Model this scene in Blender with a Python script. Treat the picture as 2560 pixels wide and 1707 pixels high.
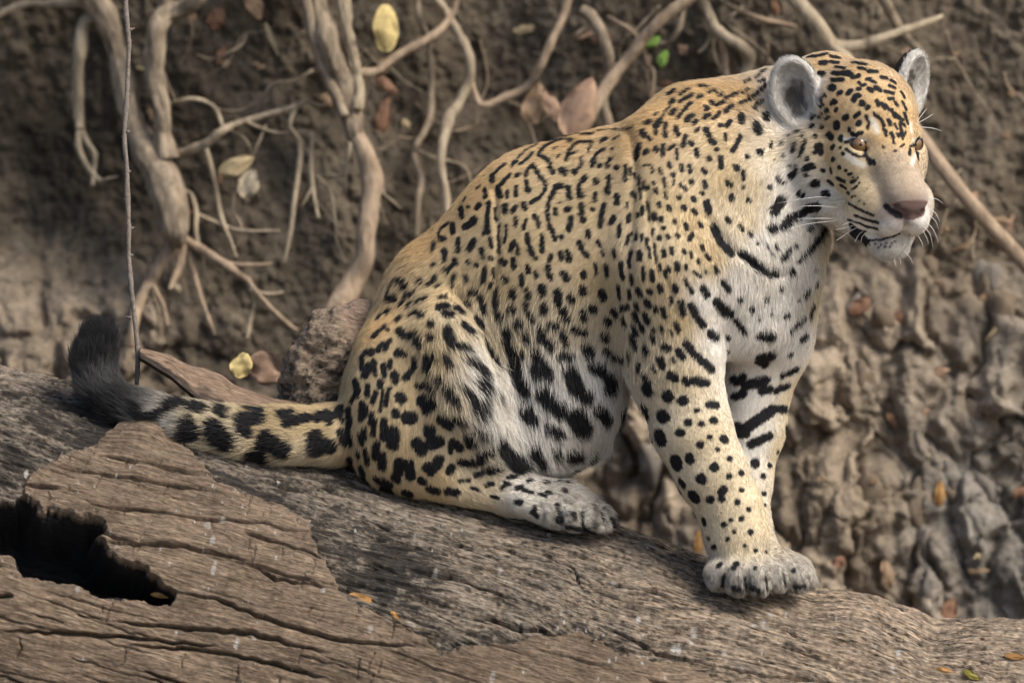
import bpy, bmesh, math, random, os
import numpy as np
from mathutils import Vector, Matrix
from mathutils.bvhtree import BVHTree

random.seed(7)
rng = np.random.default_rng(11)
for o in list(bpy.data.objects):
    bpy.data.objects.remove(o)
scene = bpy.context.scene
col = scene.collection

# ------------------------------------------------------------------ camera
S = 0.00055                      # metres per photograph pixel at the cat
DIST = 12.0                      # long telephoto
PITCH = math.radians(8.0)
FW = np.array([0.0, math.cos(PITCH), -math.sin(PITCH)])
UP = np.array([0.0, math.sin(PITCH), math.cos(PITCH)])
RT = np.array([1.0, 0.0, 0.0])
REF = np.array([0.0, 0.0, 1.15])
CAM = REF - FW * DIST
cam_data = bpy.data.cameras.new("camera")
cam_data.sensor_width = 36.0
cam_data.lens = 36.0 * DIST / (2560 * S)
cam_data.clip_start = 0.5
cam_data.clip_end = 500.0
cam_data.dof.use_dof = True
cam_data.dof.focus_distance = DIST - 0.07
cam_data.dof.aperture_fstop = 2.8
cam = bpy.data.objects.new("camera", cam_data)
col.objects.link(cam)
cam.location = CAM
cam.rotation_euler = (math.radians(90) - PITCH, 0, 0)
scene.camera = cam

# ------------------------------------------------------------------ sky and sun
SUN_EL, SUN_AZ = math.radians(50), math.radians(118)   # azimuth from +Y clockwise: right, camera side
world = bpy.data.worlds.new("World")
scene.world = world
world.use_nodes = True
wn = world.node_tree
bg = wn.nodes["Background"]
sky = wn.nodes.new("ShaderNodeTexSky")
sky.sky_type = 'NISHITA'
sky.sun_disc = False
sky.sun_elevation = SUN_EL
sky.sun_rotation = SUN_AZ
sky.air_density = 1.0
sky.dust_density = 4.0
sky.ozone_density = 1.0
wn.links.new(sky.outputs[0], bg.inputs[0])
bg.inputs[1].default_value = 0.10
sun_data = bpy.data.lights.new("sun", 'SUN')
sun_data.energy = 2.0
sun_data.angle = math.radians(25)
sun_data.color = (1.0, 0.93, 0.82)
sun = bpy.data.objects.new("sun", sun_data)
col.objects.link(sun)
sd = Vector((math.sin(SUN_AZ) * math.cos(SUN_EL), math.cos(SUN_AZ) * math.cos(SUN_EL), math.sin(SUN_EL)))
sun.rotation_euler = sd.to_track_quat('Z', 'Y').to_euler()
sun.location = (3, -5, 8)
scene.view_settings.view_transform = 'Standard'
scene.view_settings.look = 'None'
scene.view_settings.exposure = 0.75
scene.view_settings.gamma = 1.0
scene.render.engine = 'CYCLES'
scene.cycles.use_denoising = True
scene.cycles.max_bounces = 6
scene.cycles.diffuse_bounces = 3
scene.cycles.glossy_bounces = 2
scene.cycles.transparent_max_bounces = 4

# ------------------------------------------------------------------ helpers
def rigid(p):
    """photograph-scale coordinates (x right, y down, q away), all in pixels of 0.55 mm -> metres"""
    p = np.asarray(p, float)
    return REF + ((p[..., 0:1] - 1280) * RT - (p[..., 1:2] - 853.5) * UP + p[..., 2:3] * FW) * S

def rigid_dir(d):
    d = np.asarray(d, float)
    return d[..., 0:1] * RT - d[..., 1:2] * UP + d[..., 2:3] * FW

def pix_dir(px, py):
    d = FW * DIST + RT * (px - 1280) * S - UP * (py - 853.5) * S
    return d / np.linalg.norm(d)

def tag(o, label=None, cat=None, group=None, kind=None):
    if label: o["label"] = label
    if cat: o["category"] = cat
    if group: o["group"] = group
    if kind: o["kind"] = kind
    return o

def mesh_obj(name, verts, faces, mat=None, parent=None, smooth=True):
    me = bpy.data.meshes.new(name)
    verts = np.asarray(verts, np.float32)
    if isinstance(faces, np.ndarray):
        n, k = faces.shape
        me.vertices.add(len(verts)); me.vertices.foreach_set("co", verts.ravel())
        me.loops.add(n * k); me.loops.foreach_set("vertex_index", faces.astype(np.int32).ravel())
        me.polygons.add(n)
        me.polygons.foreach_set("loop_start", np.arange(0, n * k, k, dtype=np.int32))
        me.polygons.foreach_set("loop_total", np.full(n, k, np.int32))
        me.update(calc_edges=True)
    else:
        me.from_pydata(verts.tolist(), [], faces)
    me.validate()
    if smooth:
        me.polygons.foreach_set("use_smooth", np.ones(len(me.polygons), bool))
    if mat: me.materials.append(mat)
    o = bpy.data.objects.new(name, me)
    col.objects.link(o)
    if parent: o.parent = parent
    return o

def set_color(o, name, rgb):
    a = o.data.attributes.new(name, 'FLOAT_COLOR', 'POINT')
    c = np.ones((len(rgb), 4), np.float32); c[:, :3] = rgb
    a.data.foreach_set("color", c.ravel())

# value noise on numpy arrays
def _hash(ix, iy, iz, seed):
    h = (ix.astype(np.int64) * 374761393 + iy.astype(np.int64) * 668265263 + iz.astype(np.int64) * 2147483647 + seed * 974711) & 0xffffffff
    h = ((h ^ (h >> 13)) * 1274126177) & 0xffffffff
    h = ((h ^ (h >> 16)) * 2246822519) & 0xffffffff
    return ((h ^ (h >> 15)) & 0xffffff).astype(np.float32) / 0xffffff

def vnoise(x, y, z=None, seed=0):
    x = np.asarray(x, np.float32); y = np.asarray(y, np.float32)
    z = np.zeros_like(x) if z is None else np.asarray(z, np.float32)
    ix, iy, iz = np.floor(x), np.floor(y), np.floor(z)
    fx, fy, fz = x - ix, y - iy, z - iz
    fx = fx * fx * (3 - 2 * fx); fy = fy * fy * (3 - 2 * fy); fz = fz * fz * (3 - 2 * fz)
    ix, iy, iz = ix.astype(np.int64), iy.astype(np.int64), iz.astype(np.int64)
    r = 0
    for a in (0, 1):
        for b in (0, 1):
            for c in (0, 1):
                w = (fx if a else 1 - fx) * (fy if b else 1 - fy) * (fz if c else 1 - fz)
                r = r + w * _hash(ix + a, iy + b, iz + c, seed)
    return r * 2 - 1

def fbm(x, y, z=None, oct=4, seed=0, gain=0.5):
    r, a, f, t = 0, 1.0, 1.0, 0
    for i in range(oct):
        r = r + a * vnoise(np.asarray(x) * f, np.asarray(y) * f, None if z is None else np.asarray(z) * f, seed + i * 17)
        t += a; a *= gain; f *= 2.03
    return r / t

def worley(x, y, seed=0):
    """distance to nearest and second nearest jittered point, and the id of the nearest"""
    ix, iy = np.floor(x), np.floor(y)
    f1 = np.full(np.shape(x), 9.0, np.float32); f2 = f1.copy(); idv = np.zeros(np.shape(x), np.float32)
    for a in (-1, 0, 1):
        for b in (-1, 0, 1):
            cx, cy = ix + a, iy + b
            z = np.zeros_like(cx)
            jx = _hash(cx, cy, z, seed); jy = _hash(cx, cy, z, seed + 5)
            d = np.hypot(cx + jx - x, cy + jy - y).astype(np.float32)
            idh = _hash(cx, cy, z, seed + 9)
            m = d < f1
            f2 = np.where(m, f1, np.minimum(f2, d)); idv = np.where(m, idh, idv); f1 = np.where(m, d, f1)
    return f1, f2, idv

def smooth01(x, a, b):
    t = np.clip((x - a) / (b - a), 0, 1)
    return t * t * (3 - 2 * t)

def in_poly(px, py, poly):
    r = np.zeros(px.shape, bool)
    n = len(poly)
    for i in range(n):
        x0, y0 = poly[i]; x1, y1 = poly[(i + 1) % n]
        if y0 == y1: continue
        c = ((y0 > py) != (y1 > py)) & (px < (x1 - x0) * (py - y0) / (y1 - y0) + x0)
        r ^= c
    return r

def poly_dist(px, py, poly, closed=True):
    d = np.full(px.shape, 1e9)
    n = len(poly)
    for i in range(n if closed else n - 1):
        x0, y0 = poly[i]; x1, y1 = poly[(i + 1) % n]
        dx, dy = x1 - x0, y1 - y0
        t = np.clip(((px - x0) * dx + (py - y0) * dy) / (dx * dx + dy * dy + 1e-9), 0, 1)
        d = np.minimum(d, np.hypot(px - x0 - t * dx, py - y0 - t * dy))
    return d

# ---- node materials
def new_mat(name):
    m = bpy.data.materials.new(name); m.use_nodes = True
    nt = m.node_tree
    b = nt.nodes["Principled BSDF"]
    return m, nt, b

def attr_mat(name, attr, rough=0.8, spec=0.2, vary=(0.75, 1.2, 60.0), bump=(0.0, 1.0), stretch=(1, 1, 1)):
    """base colour from a colour attribute, varied by fine procedural noise, with fine bump"""
    m, nt, b = new_mat(name)
    a = nt.nodes.new("ShaderNodeAttribute"); a.attribute_name = attr
    tc = nt.nodes.new("ShaderNodeTexCoord"); mp = nt.nodes.new("ShaderNodeMapping")
    mp.inputs["Scale"].default_value = stretch
    nt.links.new(tc.outputs["Object"], mp.inputs[0])
    n = nt.nodes.new("ShaderNodeTexNoise"); n.inputs["Scale"].default_value = vary[2]; n.inputs["Detail"].default_value = 6
    n.inputs["Roughness"].default_value = 0.65
    nt.links.new(mp.outputs[0], n.inputs["Vector"])
    mr = nt.nodes.new("ShaderNodeMapRange"); mr.inputs[1].default_value = 0.3; mr.inputs[2].default_value = 0.7
    mr.inputs[3].default_value = vary[0]; mr.inputs[4].default_value = vary[1]
    nt.links.new(n.outputs["Fac"], mr.inputs[0])
    mx = nt.nodes.new("ShaderNodeVectorMath"); mx.operation = 'SCALE'
    nt.links.new(a.outputs["Color"], mx.inputs[0]); nt.links.new(mr.outputs[0], mx.inputs["Scale"])
    nt.links.new(mx.outputs[0], b.inputs["Base Color"])
    b.inputs["Roughness"].default_value = rough
    b.inputs["Specular IOR Level"].default_value = spec
    if bump[0] > 0:
        n2 = nt.nodes.new("ShaderNodeTexNoise"); n2.inputs["Scale"].default_value = bump[1]; n2.inputs["Detail"].default_value = 8
        n2.inputs["Roughness"].default_value = 0.7
        nt.links.new(mp.outputs[0], n2.inputs["Vector"])
        bp = nt.nodes.new("ShaderNodeBump"); bp.inputs["Strength"].default_value = bump[0]; bp.inputs["Distance"].default_value = 0.01
        nt.links.new(n2.outputs["Fac"], bp.inputs["Height"]); nt.links.new(bp.outputs[0], b.inputs["Normal"])
    return m

def noise_mat(name, c1, c2, scale=20.0, rough=0.8, spec=0.2, bump=0.0, stretch=(1, 1, 1)):
    m, nt, b = new_mat(name)
    tc = nt.nodes.new("ShaderNodeTexCoord"); mp = nt.nodes.new("ShaderNodeMapping"); mp.inputs["Scale"].default_value = stretch
    nt.links.new(tc.outputs["Object"], mp.inputs[0])
    n = nt.nodes.new("ShaderNodeTexNoise"); n.inputs["Scale"].default_value = scale; n.inputs["Detail"].default_value = 6
    n.inputs["Roughness"].default_value = 0.65
    nt.links.new(mp.outputs[0], n.inputs["Vector"])
    cr = nt.nodes.new("ShaderNodeValToRGB")
    cr.color_ramp.elements[0].position = 0.3; cr.color_ramp.elements[1].position = 0.7
    cr.color_ramp.elements[0].color = (*c1, 1); cr.color_ramp.elements[1].color = (*c2, 1)
    nt.links.new(n.outputs["Fac"], cr.inputs[0]); nt.links.new(cr.outputs[0], b.inputs["Base Color"])
    b.inputs["Roughness"].default_value = rough; b.inputs["Specular IOR Level"].default_value = spec
    if bump:
        bp = nt.nodes.new("ShaderNodeBump"); bp.inputs["Strength"].default_value = bump; bp.inputs["Distance"].default_value = 0.006
        nt.links.new(n.outputs["Fac"], bp.inputs["Height"]); nt.links.new(bp.outputs[0], b.inputs["Normal"])
    return m

# ------------------------------------------------------------------ implicit surfaces -> mesh
class Field:
    """signed distance field on a rectilinear grid (pixel units), blended primitives, surface-nets mesh"""
    def __init__(self, xs, ys, zs):
        self.ax = [np.asarray(a, np.float32) for a in (xs, ys, zs)]
        self.d = np.full([len(a) for a in self.ax], 400.0, np.float32)
    def _sl(self, lo, hi):
        s = []
        for a, l, h in zip(self.ax, lo, hi):
            i0 = max(0, int(np.searchsorted(a, l)) - 1); i1 = min(len(a), int(np.searchsorted(a, h)) + 1)
            if i1 <= i0: return None
            s.append(slice(i0, i1))
        return tuple(s)
    def _grid(self, s):
        return np.meshgrid(*[a[t] for a, t in zip(self.ax, s)], indexing='ij', sparse=True)
    def blend(self, s, b, k, op):
        a = self.d[s]
        if op == 'add':
            h = np.clip(0.5 + 0.5 * (a - b) / k, 0, 1)
            self.d[s] = a + (b - a) * h - k * h * (1 - h)
        else:                                   # cut
            b = -b
            h = np.clip(0.5 - 0.5 * (a - b) / k, 0, 1)
            self.d[s] = a + (b - a) * h + k * h * (1 - h)
    def cone(self, A, B, ra, rb, k=20, dz=1.0, op='add'):
        """tapered capsule; dz < 1 flattens it in depth"""
        A = np.array(A, float); B = np.array(B, float); m = k + 30
        r = max(ra, rb)
        lo = np.minimum(A, B) - r - m; hi = np.maximum(A, B) + r + m
        s = self._sl(lo, hi)
        if s is None: return
        x, y, z = self._grid(s)
        d = B - A
        zz = (z - A[2]) / dz; dzz = d[2] / dz
        L2 = d[0] ** 2 + d[1] ** 2 + dzz ** 2 + 1e-6
        t = np.clip(((x - A[0]) * d[0] + (y - A[1]) * d[1] + zz * dzz) / L2, 0, 1)
        dist = np.sqrt((x - A[0] - t * d[0]) ** 2 + (y - A[1] - t * d[1]) ** 2 + (zz - t * dzz) ** 2)
        self.blend(s, dist - (ra + (rb - ra) * t), k, op)
    def ell(self, c, r, R=None, k=20, op='add'):
        """ellipsoid with radii r along the rows of R (unit vectors)"""
        c = np.array(c, float); r = np.array(r, float); m = k + 30
        R = np.eye(3) if R is None else np.asarray(R, float)
        ext = np.sqrt(((R * r[:, None]) ** 2).sum(0)) + m
        s = self._sl(c - ext, c + ext)
        if s is None: return
        x, y, z = self._grid(s)
        x = x - c[0]; y = y - c[1]; z = z - c[2]
        k0 = 0; k1 = 0
        for i in range(3):
            u = (x * R[i, 0] + y * R[i, 1] + z * R[i, 2]) / r[i]
            k0 = k0 + u * u; k1 = k1 + (u / r[i]) ** 2
        k0 = np.sqrt(k0); k1 = np.sqrt(k1) + 1e-9
        self.blend(s, k0 * (k0 - 1) / k1, k, op)
    def chain(self, pts, k=20, dz=1.0, op='add'):
        for a, b in zip(pts[:-1], pts[1:]):
            self.cone(a[:3], b[:3], a[3], b[3], k, dz, op)
    def mesh(self):
        d = self.d; n = d.shape
        sgn = d < 0
        cellcount = np.zeros([m - 1 for m in n], np.int8)
        acc = np.zeros([m - 1 for m in n] + [3], np.float32)
        cnt = np.zeros([m - 1 for m in n], np.float32)
        crosses = []
        for ax in range(3):
            s0 = [slice(None)] * 3; s1 = [slice(None)] * 3
            s0[ax] = slice(0, -1); s1[ax] = slice(1, None)
            a = d[tuple(s0)]; b = d[tuple(s1)]
            idx = np.nonzero((a < 0) != (b < 0))
            av, bv = a[idx], b[idx]
            t = av / (av - bv)
            P = np.stack([self.ax[j][idx[j]] for j in range(3)], 1)
            nx = self.ax[ax][idx[ax] + 1]
            P[:, ax] = P[:, ax] * (1 - t) + nx * t
            crosses.append((idx, av < 0))
            o = [j for j in range(3) if j != ax]
            for da in (0, -1):
                for db in (0, -1):
                    ci = list(idx); ci[o[0]] = ci[o[0]] + da; ci[o[1]] = ci[o[1]] + db
                    ok = (ci[o[0]] >= 0) & (ci[o[0]] < n[o[0]] - 1) & (ci[o[1]] >= 0) & (ci[o[1]] < n[o[1]] - 1)
                    cc = tuple(c[ok] for c in ci)
                    np.add.at(acc, cc, P[ok]); np.add.at(cnt, cc, 1)
        act = cnt > 0
        vid = np.full(cnt.shape, -1, np.int64); vid[act] = np.arange(act.sum())
        V = acc[act] / cnt[act][:, None]
        F = []
        for ax in range(3):
            idx, inside = crosses[ax]
            o = [(ax + 1) % 3, (ax + 2) % 3]
            ok = (idx[o[0]] > 0) & (idx[o[0]] < n[o[0]] - 1) & (idx[o[1]] > 0) & (idx[o[1]] < n[o[1]] - 1)
            q = []
            for da, db in ((0, 0), (-1, 0), (-1, -1), (0, -1)):
                ci = list(idx); ci[o[0]] = ci[o[0]] + da; ci[o[1]] = ci[o[1]] + db
                q.append(vid[tuple(np.clip(c, 0, m - 2)[ok] for c, m in zip(ci, n))])
            q = np.stack(q, 1)
            ins = inside[ok]
            q[~ins] = q[~ins][:, ::-1]
            F.append(q)
        return V, np.concatenate(F)

def relax(V, F, it=2, lam=0.5):
    n = len(V)
    e = np.concatenate([F[:, [0, 1]], F[:, [1, 2]], F[:, [2, 3]], F[:, [3, 0]]])
    for _ in range(it):
        acc = np.zeros_like(V); c = np.zeros(n, np.float32)
        for a, b in ((0, 1), (1, 0)):
            for j in range(3):
                acc[:, j] += np.bincount(e[:, a], V[e[:, b], j], n)
            c += np.bincount(e[:, a], minlength=n)
        V = V + lam * (acc / np.maximum(c, 1)[:, None] - V)
    return V

def vert_normals(V, F):
    n = np.cross(V[F[:, 2]] - V[F[:, 0]], V[F[:, 3]] - V[F[:, 1]])
    N = np.zeros_like(V)
    for i in range(4):
        for j in range(3):
            N[:, j] += np.bincount(F[:, i], n[:, j], len(V))
    return N / (np.linalg.norm(N, axis=1, keepdims=True) + 1e-12)

def frame(a, b):
    """orthonormal rows: first along a, second near b"""
    a = np.array(a, float); a /= np.linalg.norm(a)
    b = np.array(b, float); b -= a * (a @ b); b /= np.linalg.norm(b)
    return np.stack([a, b, np.cross(a, b)])

def steps(segs):
    """non-uniform axis: [(start, end, step), ...]"""
    out = []
    for a, b, s in segs:
        out.append(np.arange(a, b, s))
    return np.concatenate(out)

# ------------------------------------------------------------------ the jaguar
LOG_R, LOG_Q = 620.0, 160.0
def log_crest(x):
    return 905 + 0.27 * x

HY, HP, HR = math.radians(24), math.radians(16), math.radians(-1)
def head_axes():
    base = np.array([[0, -1, 0], [0, 0, -1], [-1, 0, 0]], float)
    cy, sy, cp, sp, cr, sr = math.cos(HY), math.sin(HY), math.cos(HP), math.sin(HP), math.cos(HR), math.sin(HR)
    Ry = np.array([[cy, 0, -sy], [0, 1, 0], [sy, 0, cy]]); Rp = np.array([[1, 0, 0], [0, cp, -sp], [0, sp, cp]])
    Rr = np.array([[cr, -sr, 0], [sr, cr, 0], [0, 0, 1]])
    return Rr @ Ry @ Rp @ base
HA = head_axes()                 # columns: forward, near side, up
HS = 19.2
HO = np.array([2213.0, 369.0, -215.0])   # between the eyes
def hd(f, l, u):
    return HO + HS * (HA @ np.array([f, l, u], float))
def hvec(f, l, u):
    return HA @ np.array([f, l, u], float)
def hinv(P):
    return ((P - HO) @ HA) / HS

EYE_R = 1.42
EYES = [(-0.5, 4.0, 0.0), (-0.5, -4.0, 0.0)]

def build_cat_field():
    xs = steps([(165, 900, 7), (900, 1740, 6.5), (1740, 1905, 5), (1905, 2345, 3.6)])
    ys = steps([(90, 680, 3.6), (680, 1150, 6.5), (1150, 1520, 4.5)])
    zs = steps([(-440, -60, 4.2), (-60, 330, 7)])
    f = Field(xs, ys, zs)
    # trunk
    f.chain([(1015, 1005, 25, 168), (1180, 800, 35, 228), (1400, 655, 15, 285), (1590, 610, -10, 288)], 60, 0.72)
    f.chain([(1590, 610, -10, 288), (1760, 560, -20, 225)], 60, 0.7)
    f.ell((1385, 925, -5), (190, 235, 165), k=70)                       # belly
    f.ell((1330, 1080, -30), (110, 105, 110), k=50)
    f.cone((1340, 1130, -40), (1500, 1105, 10), 55, 16, 35)             # loose belly skin
    f.cone((1400, 1150, -20), (1500, 1110, 10), 30, 14, 30)
    # near haunch
    f.ell((1015, 1020, -95), (150, 212, 120), frame((1, 0.22, 0), (-.22, 1, 0)), k=45)
    f.cone((1005, 905, -40), (1110, 860, -130), 115, 85, 60)
    f.cone((1115, 850, -150), (1150, 1010, -165), 82, 72, 45)
    f.cone((1140, 960, -160), (1080, 1150, -140), 78, 62, 40)
    f.cone((1090, 770, -120), (1215, 970, -150), 40, 34, 40)            # skin fold in front of the knee
    f.cone((1210, 960, -145), (1270, 1150, -110), 40, 45, 50)
    f.cone((1170, 1050, -130), (1220, 1150, -110), 80, 60, 60)
    # far haunch
    f.ell((1050, 1010, 130), (150, 200, 105), k=60)
    f.cone((1150, 900, 130), (1200, 1120, 110), 90, 70, 50)
    f.cone((1180, 1160, 110), (1380, 1190, 60), 45, 40, 30)
    # near hind foot
    f.cone((1040, 1190, -125), (1290, 1232, -105), 50, 50, 30)
    f.cone((1280, 1232, -105), (1420, 1258, -100), 52, 50, 25)
    for (tx, ty, tq, r) in ((1372, 1286, -158, 30), (1425, 1294, -160, 33), (1480, 1298, -140, 34), (1500, 1290, -98, 34), (1490, 1272, -62, 30)):
        f.cone((tx - 75, ty - 36, tq * .6 - 45), (tx, ty, tq), 34, r - 3, 8)
        f.ell((tx + 20, ty + 12, tq - 3), (23, 20, 19), k=8)
    # near shoulder and foreleg
    f.ell((1660, 560, -115), (125, 285, 100), frame((1, -.12, 0), (.12, 1, 0)), k=60)
    f.cone((1655, 450, -95), (1670, 680, -165), 125, 140, 60)
    f.cone((1670, 680, -165), (1685, 900, -165), 140, 112, 60)
    f.cone((1640, 850, -150), (1665, 960, -160), 85, 78, 40)             # elbow
    f.chain([(1692, 915, -165, 106), (1727, 1070, -165, 95), (1775, 1176, -160, 86), (1820, 1263, -155, 76), (1836, 1330, -150, 76), (1850, 1400, -150, 70)], 25)
    f.ell((1845, 1425, -165), (88, 48, 80), k=25)
    for (tx, ty, tq, r) in ((1788, 1437, -200, 34), (1834, 1448, -232, 36), (1888, 1450, -228, 36), (1932, 1440, -190, 34)):
        f.cone((1845 + (tx - 1858) * .35, 1408, -165), (tx, ty - 10, tq), 36, r - 2, 9)
        f.ell((tx + 3, ty + 9, tq - 10), (29, 25, 24), k=10)
    # chest, far shoulder and foreleg
    f.cone((1790, 470, -40), (1800, 660, -90), 150, 150, 60)
    f.cone((1800, 660, -90), (1860, 800, -80), 150, 105, 60)
    f.cone((1900, 640, -40), (1905, 800, 0), 140, 118, 50)
    f.cone((1955, 690, 10), (1925, 860, 40), 100, 100, 40)
    f.cone((1960, 620, -30), (2030, 600, -10), 80, 28, 40)               # fold under the throat
    f.cone((2030, 605, -10), (1975, 700, -90), 26, 30, 30)
    f.chain([(1925, 840, 40, 100), (1885, 960, 50, 92), (1880, 1070, 45, 80), (1864, 1200, 20, 62), (1862, 1310, -20, 58), (1890, 1380, -50, 58)], 30)
    f.ell((1945, 1420, -85), (78, 44, 66), k=22)
    for (tx, ty, tq, r) in ((1935, 1440, -150, 33), (1982, 1446, -145, 35), (2005, 1440, -110, 34), (2000, 1428, -75, 32)):
        f.cone((1945, 1403, -85 + (tq + 120) * .3), (tx - 6, ty - 10, tq), 34, r - 2, 9)
        f.ell((tx + 8, ty + 8, tq - 6), (28, 24, 22), k=10)
    # neck
    f.cone((1760, 450, -15), (1960, 385, 50), 232, 175, 50, 0.8)
    f.cone((1880, 470, -20), (1930, 600, -40), 150, 118, 60)
    f.cone((1740, 330, -10), (1930, 297, 40), 122, 118, 40)
    f.cone((1930, 297, 40), (2068, 256, 10), 112, 127, 40)
    # tail
    tail = [(900, 1075, -30, 85), (830, 1086, -75, 72), (700, 1085, -120, 67), (590, 1080, -132, 62), (470, 1057, -138, 54), (370, 1030, -135, 46),
            (295, 1006, -120, 44), (252, 960, -100, 46), (238, 900, -90, 47), (248, 850, -85, 42)]
    f.chain(tail, 16)
    # ---- head, in centimetres along forward / near side / up
    RA = HA.T
    def he(c, r, k=0.6, op='add', R=None):
        f.ell(hd(*c), np.array(r) * HS, RA if R is None else R, k * HS, op)
    def hc(a, b, ra, rb, k=0.6, op='add'):
        f.cone(hd(*a), hd(*b), ra * HS, rb * HS, k * HS, 1.0, op)
    he((-8.0, 0, 2.2), (8.0, 6.5, 6.3), 1.5)
    he((-3.0, 0, 1.9), (4.2, 4.8, 4.4), 1.5)
    he((-0.9, 0, -3.6), (4.4, 5.0, 5.0), 1.5)                            # mid face
    hc((-9, 0, 2), (-14, 1, -2), 6.3, 7.0, 2.0)                          # into the neck
    he((-9.0, 6.2, -4.4), (4.8, 4.0, 5.6), 1.8)                          # ruff, fuller on the inside of the turn
    he((-9.5, -4.2, -4.0), (4.5, 3.6, 5.0), 1.8)
    for s in (1, -1):
        he((-3.4, s * 4.0, -2.8), (4.6, 2.7, 4.2), 1.4)                  # cheek
        hc((0.5, s * 2.3, 1.35), (-0.6, s * 4.2, 1.55), 0.6, 0.6, 1.3)    # brow
        hc((0.4, s * 2.9, -1.9), (-1.4, s * 5.0, -1.5), 0.7, 0.7, 1.0)   # below the eye
        hc((2.6, s * 1.9, -11.0), (-6.5, s * 4.8, -8.6), 1.7, 3.0, 1.0)   # lower jaw
        he((2.2, s * 3.4, -7.2), (3.6, 2.3, 3.2), 1.2)                   # jowl
    hc((-0.2, 0, 0.5), (7.0, 0, -4.7), 2.4, 2.0, 1.2)                    # bridge of the nose
    hc((0.1, 1.1, -0.6), (6.8, 1.1, -5.2), 2.0, 1.7, 1.0)
    hc((0.1, -1.1, -0.6), (6.8, -1.1, -5.2), 2.0, 1.7, 1.0)
    he((3.0, 0, -6.8), (4.4, 3.9, 4.0), 1.4)
    for s in (1, -1):
        he((5.1, s * 1.75, -8.1), (3.2, 2.15, 2.45), 0.5)               # whisker pads
    he((3.3, 0.2, -12.2), (2.9, 2.8, 2.0), 0.8)                            # chin
    he((8.0, 0, -5.85), (1.0, 2.35, 1.2), 0.35)                       # nose leather
    he((7.9, 0, -7.3), (0.75, 0.8, 1.2), 0.4)
    for s in (1, -1):
        he((8.9, s * 1.5, -6.5), (0.7, 0.62, 0.3), 0.2, 'cut')     # nostrils
        he((8.2, s * 2.2, -6.0), (0.9, 0.4, 0.35), 0.2, 'cut')
        hc((7.9, s * 0.1, -10.0), (0.8, s * 4.4, -10.7), 0.16, 0.24, 0.25, 'cut')  # mouth line
        e = EYES[0 if s > 0 else 1]
        o0 = np.array([0.9, s * 0.42, 0.0]); o0 /= np.linalg.norm(o0)
        lat = np.array([-0.42 * s, 0.9, 0.0]) * s + np.array([0, 0, 0.23])
        out = frame(o0, np.cross(lat, o0))
        Rw = np.stack([HA @ out[0], HA @ out[1], HA @ out[2]])
        c = np.array(e) + out[0] * 1.3 + np.array([0, 0, -0.1])
        f.ell(hd(*c), np.array([1.7, 0.5, 1.28]) * HS, Rw, 0.2 * HS, 'cut')       # eye opening
    # ears
    for s, c in ((1, (-11.4, 8.5, 4.2)), (-1, (-11.4, -8.0, 5.0))):
        n = np.array([0.8, s * 0.5, 0.1]); upv = np.array([-0.2, s * 0.22, 1.0])
        fr = frame(upv, n)          # rows: up, out-facing, side
        Rw = np.stack([HA @ fr[0], HA @ fr[1], HA @ fr[2]])
        c = np.array(c)
        f.ell(hd(*c), np.array([4.8, 2.1, 3.3]) * HS, Rw, 0.7 * HS)
        ci = c + fr[1] * 1.6 + fr[0] * 0.3
        f.ell(hd(*ci), np.array([4.15, 2.2, 2.75]) * HS, Rw, 0.3 * HS, 'cut')
    return f

fld = build_cat_field()
V, F = fld.mesh()
del fld
Vs = relax(V, F, 16, 0.5)
hl = hinv(V)
keepw = np.maximum(smooth01(hl[:, 0], -17, -11) * smooth01(V[:, 0], 1880, 1960) * (V[:, 1] < 720), smooth01(V[:, 1], 1200, 1260) * 0.8)
V = relax(V, F, 2, 0.45)
V = V * keepw[:, None] + Vs * (1 - keepw[:, None])
# keep the largest piece only
def biggest(V, F):
    lab = np.arange(len(V))
    for _ in range(400):
        m = lab[F].min(1)
        new = lab.copy()
        for i in range(4): np.minimum.at(new, F[:, i], m)
        new = new[new]
        if (new == lab).all(): break
        lab = new
    ids, c = np.unique(lab, return_counts=True)
    keep = lab == ids[c.argmax()]
    mp = np.full(len(V), -1); mp[keep] = np.arange(keep.sum())
    return V[keep], mp[F[keep[F[:, 0]]]]
V, F = biggest(V, F)
CN = vert_normals(V, F)
vol = (V[F[:, 0]] * np.cross(V[F[:, 1]], V[F[:, 2]])).sum()
if vol < 0:
    F = F[:, ::-1].copy(); CN = -CN
# skin folds
FOLDS = [([(1572, 340), (1585, 420), (1578, 520), (1570, 620), (1572, 700), (1590, 800), (1602, 900)], 15, 9), ([(1612, 470), (1626, 600), (1642, 690)], 8, 5), ([(1238, 480), (1246, 600), (1240, 720)], 9, 6),
         ([(1765, 545), (1820, 618), (1880, 662), (1945, 690)], 11, 11), ([(1938, 350), (1932, 430), (1950, 500), (2000, 540)], 16, 7), ([(1150, 735), (1205, 830), (1236, 930), (1262, 1040)], 11, 13), ([(1640, 560), (1660, 690), (1690, 790)], 7, 4), ([(2050, 575), (2000, 640), (1960, 690)], 9, 8),
         ([(1350, 1262), (1356, 1300)], 6, 8), ([(1398, 1262), (1404, 1312)], 6, 10), ([(1450, 1262), (1457, 1318)], 6, 10), ([(1502, 1258), (1508, 1312)], 6, 9), ([(1812, 1418), (1808, 1468)], 6, 8), ([(1860, 1420), (1862, 1478)], 6, 9), ([(1912, 1422), (1915, 1474)], 6, 9), ([(1957, 1418), (1960, 1468)], 6, 8), ([(2003, 1422), (2010, 1462)], 6, 8)]
for pl, w_, dp in FOLDS:
    sel = np.nonzero(CN[:, 2] < -0.1)[0]
    dd = poly_dist(V[sel, 0], V[sel, 1], pl, False)
    V[sel] -= CN[sel] * (dp * np.exp(-(dd / w_) ** 2))[:, None].astype(np.float32)
CN = vert_normals(V, F)
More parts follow.
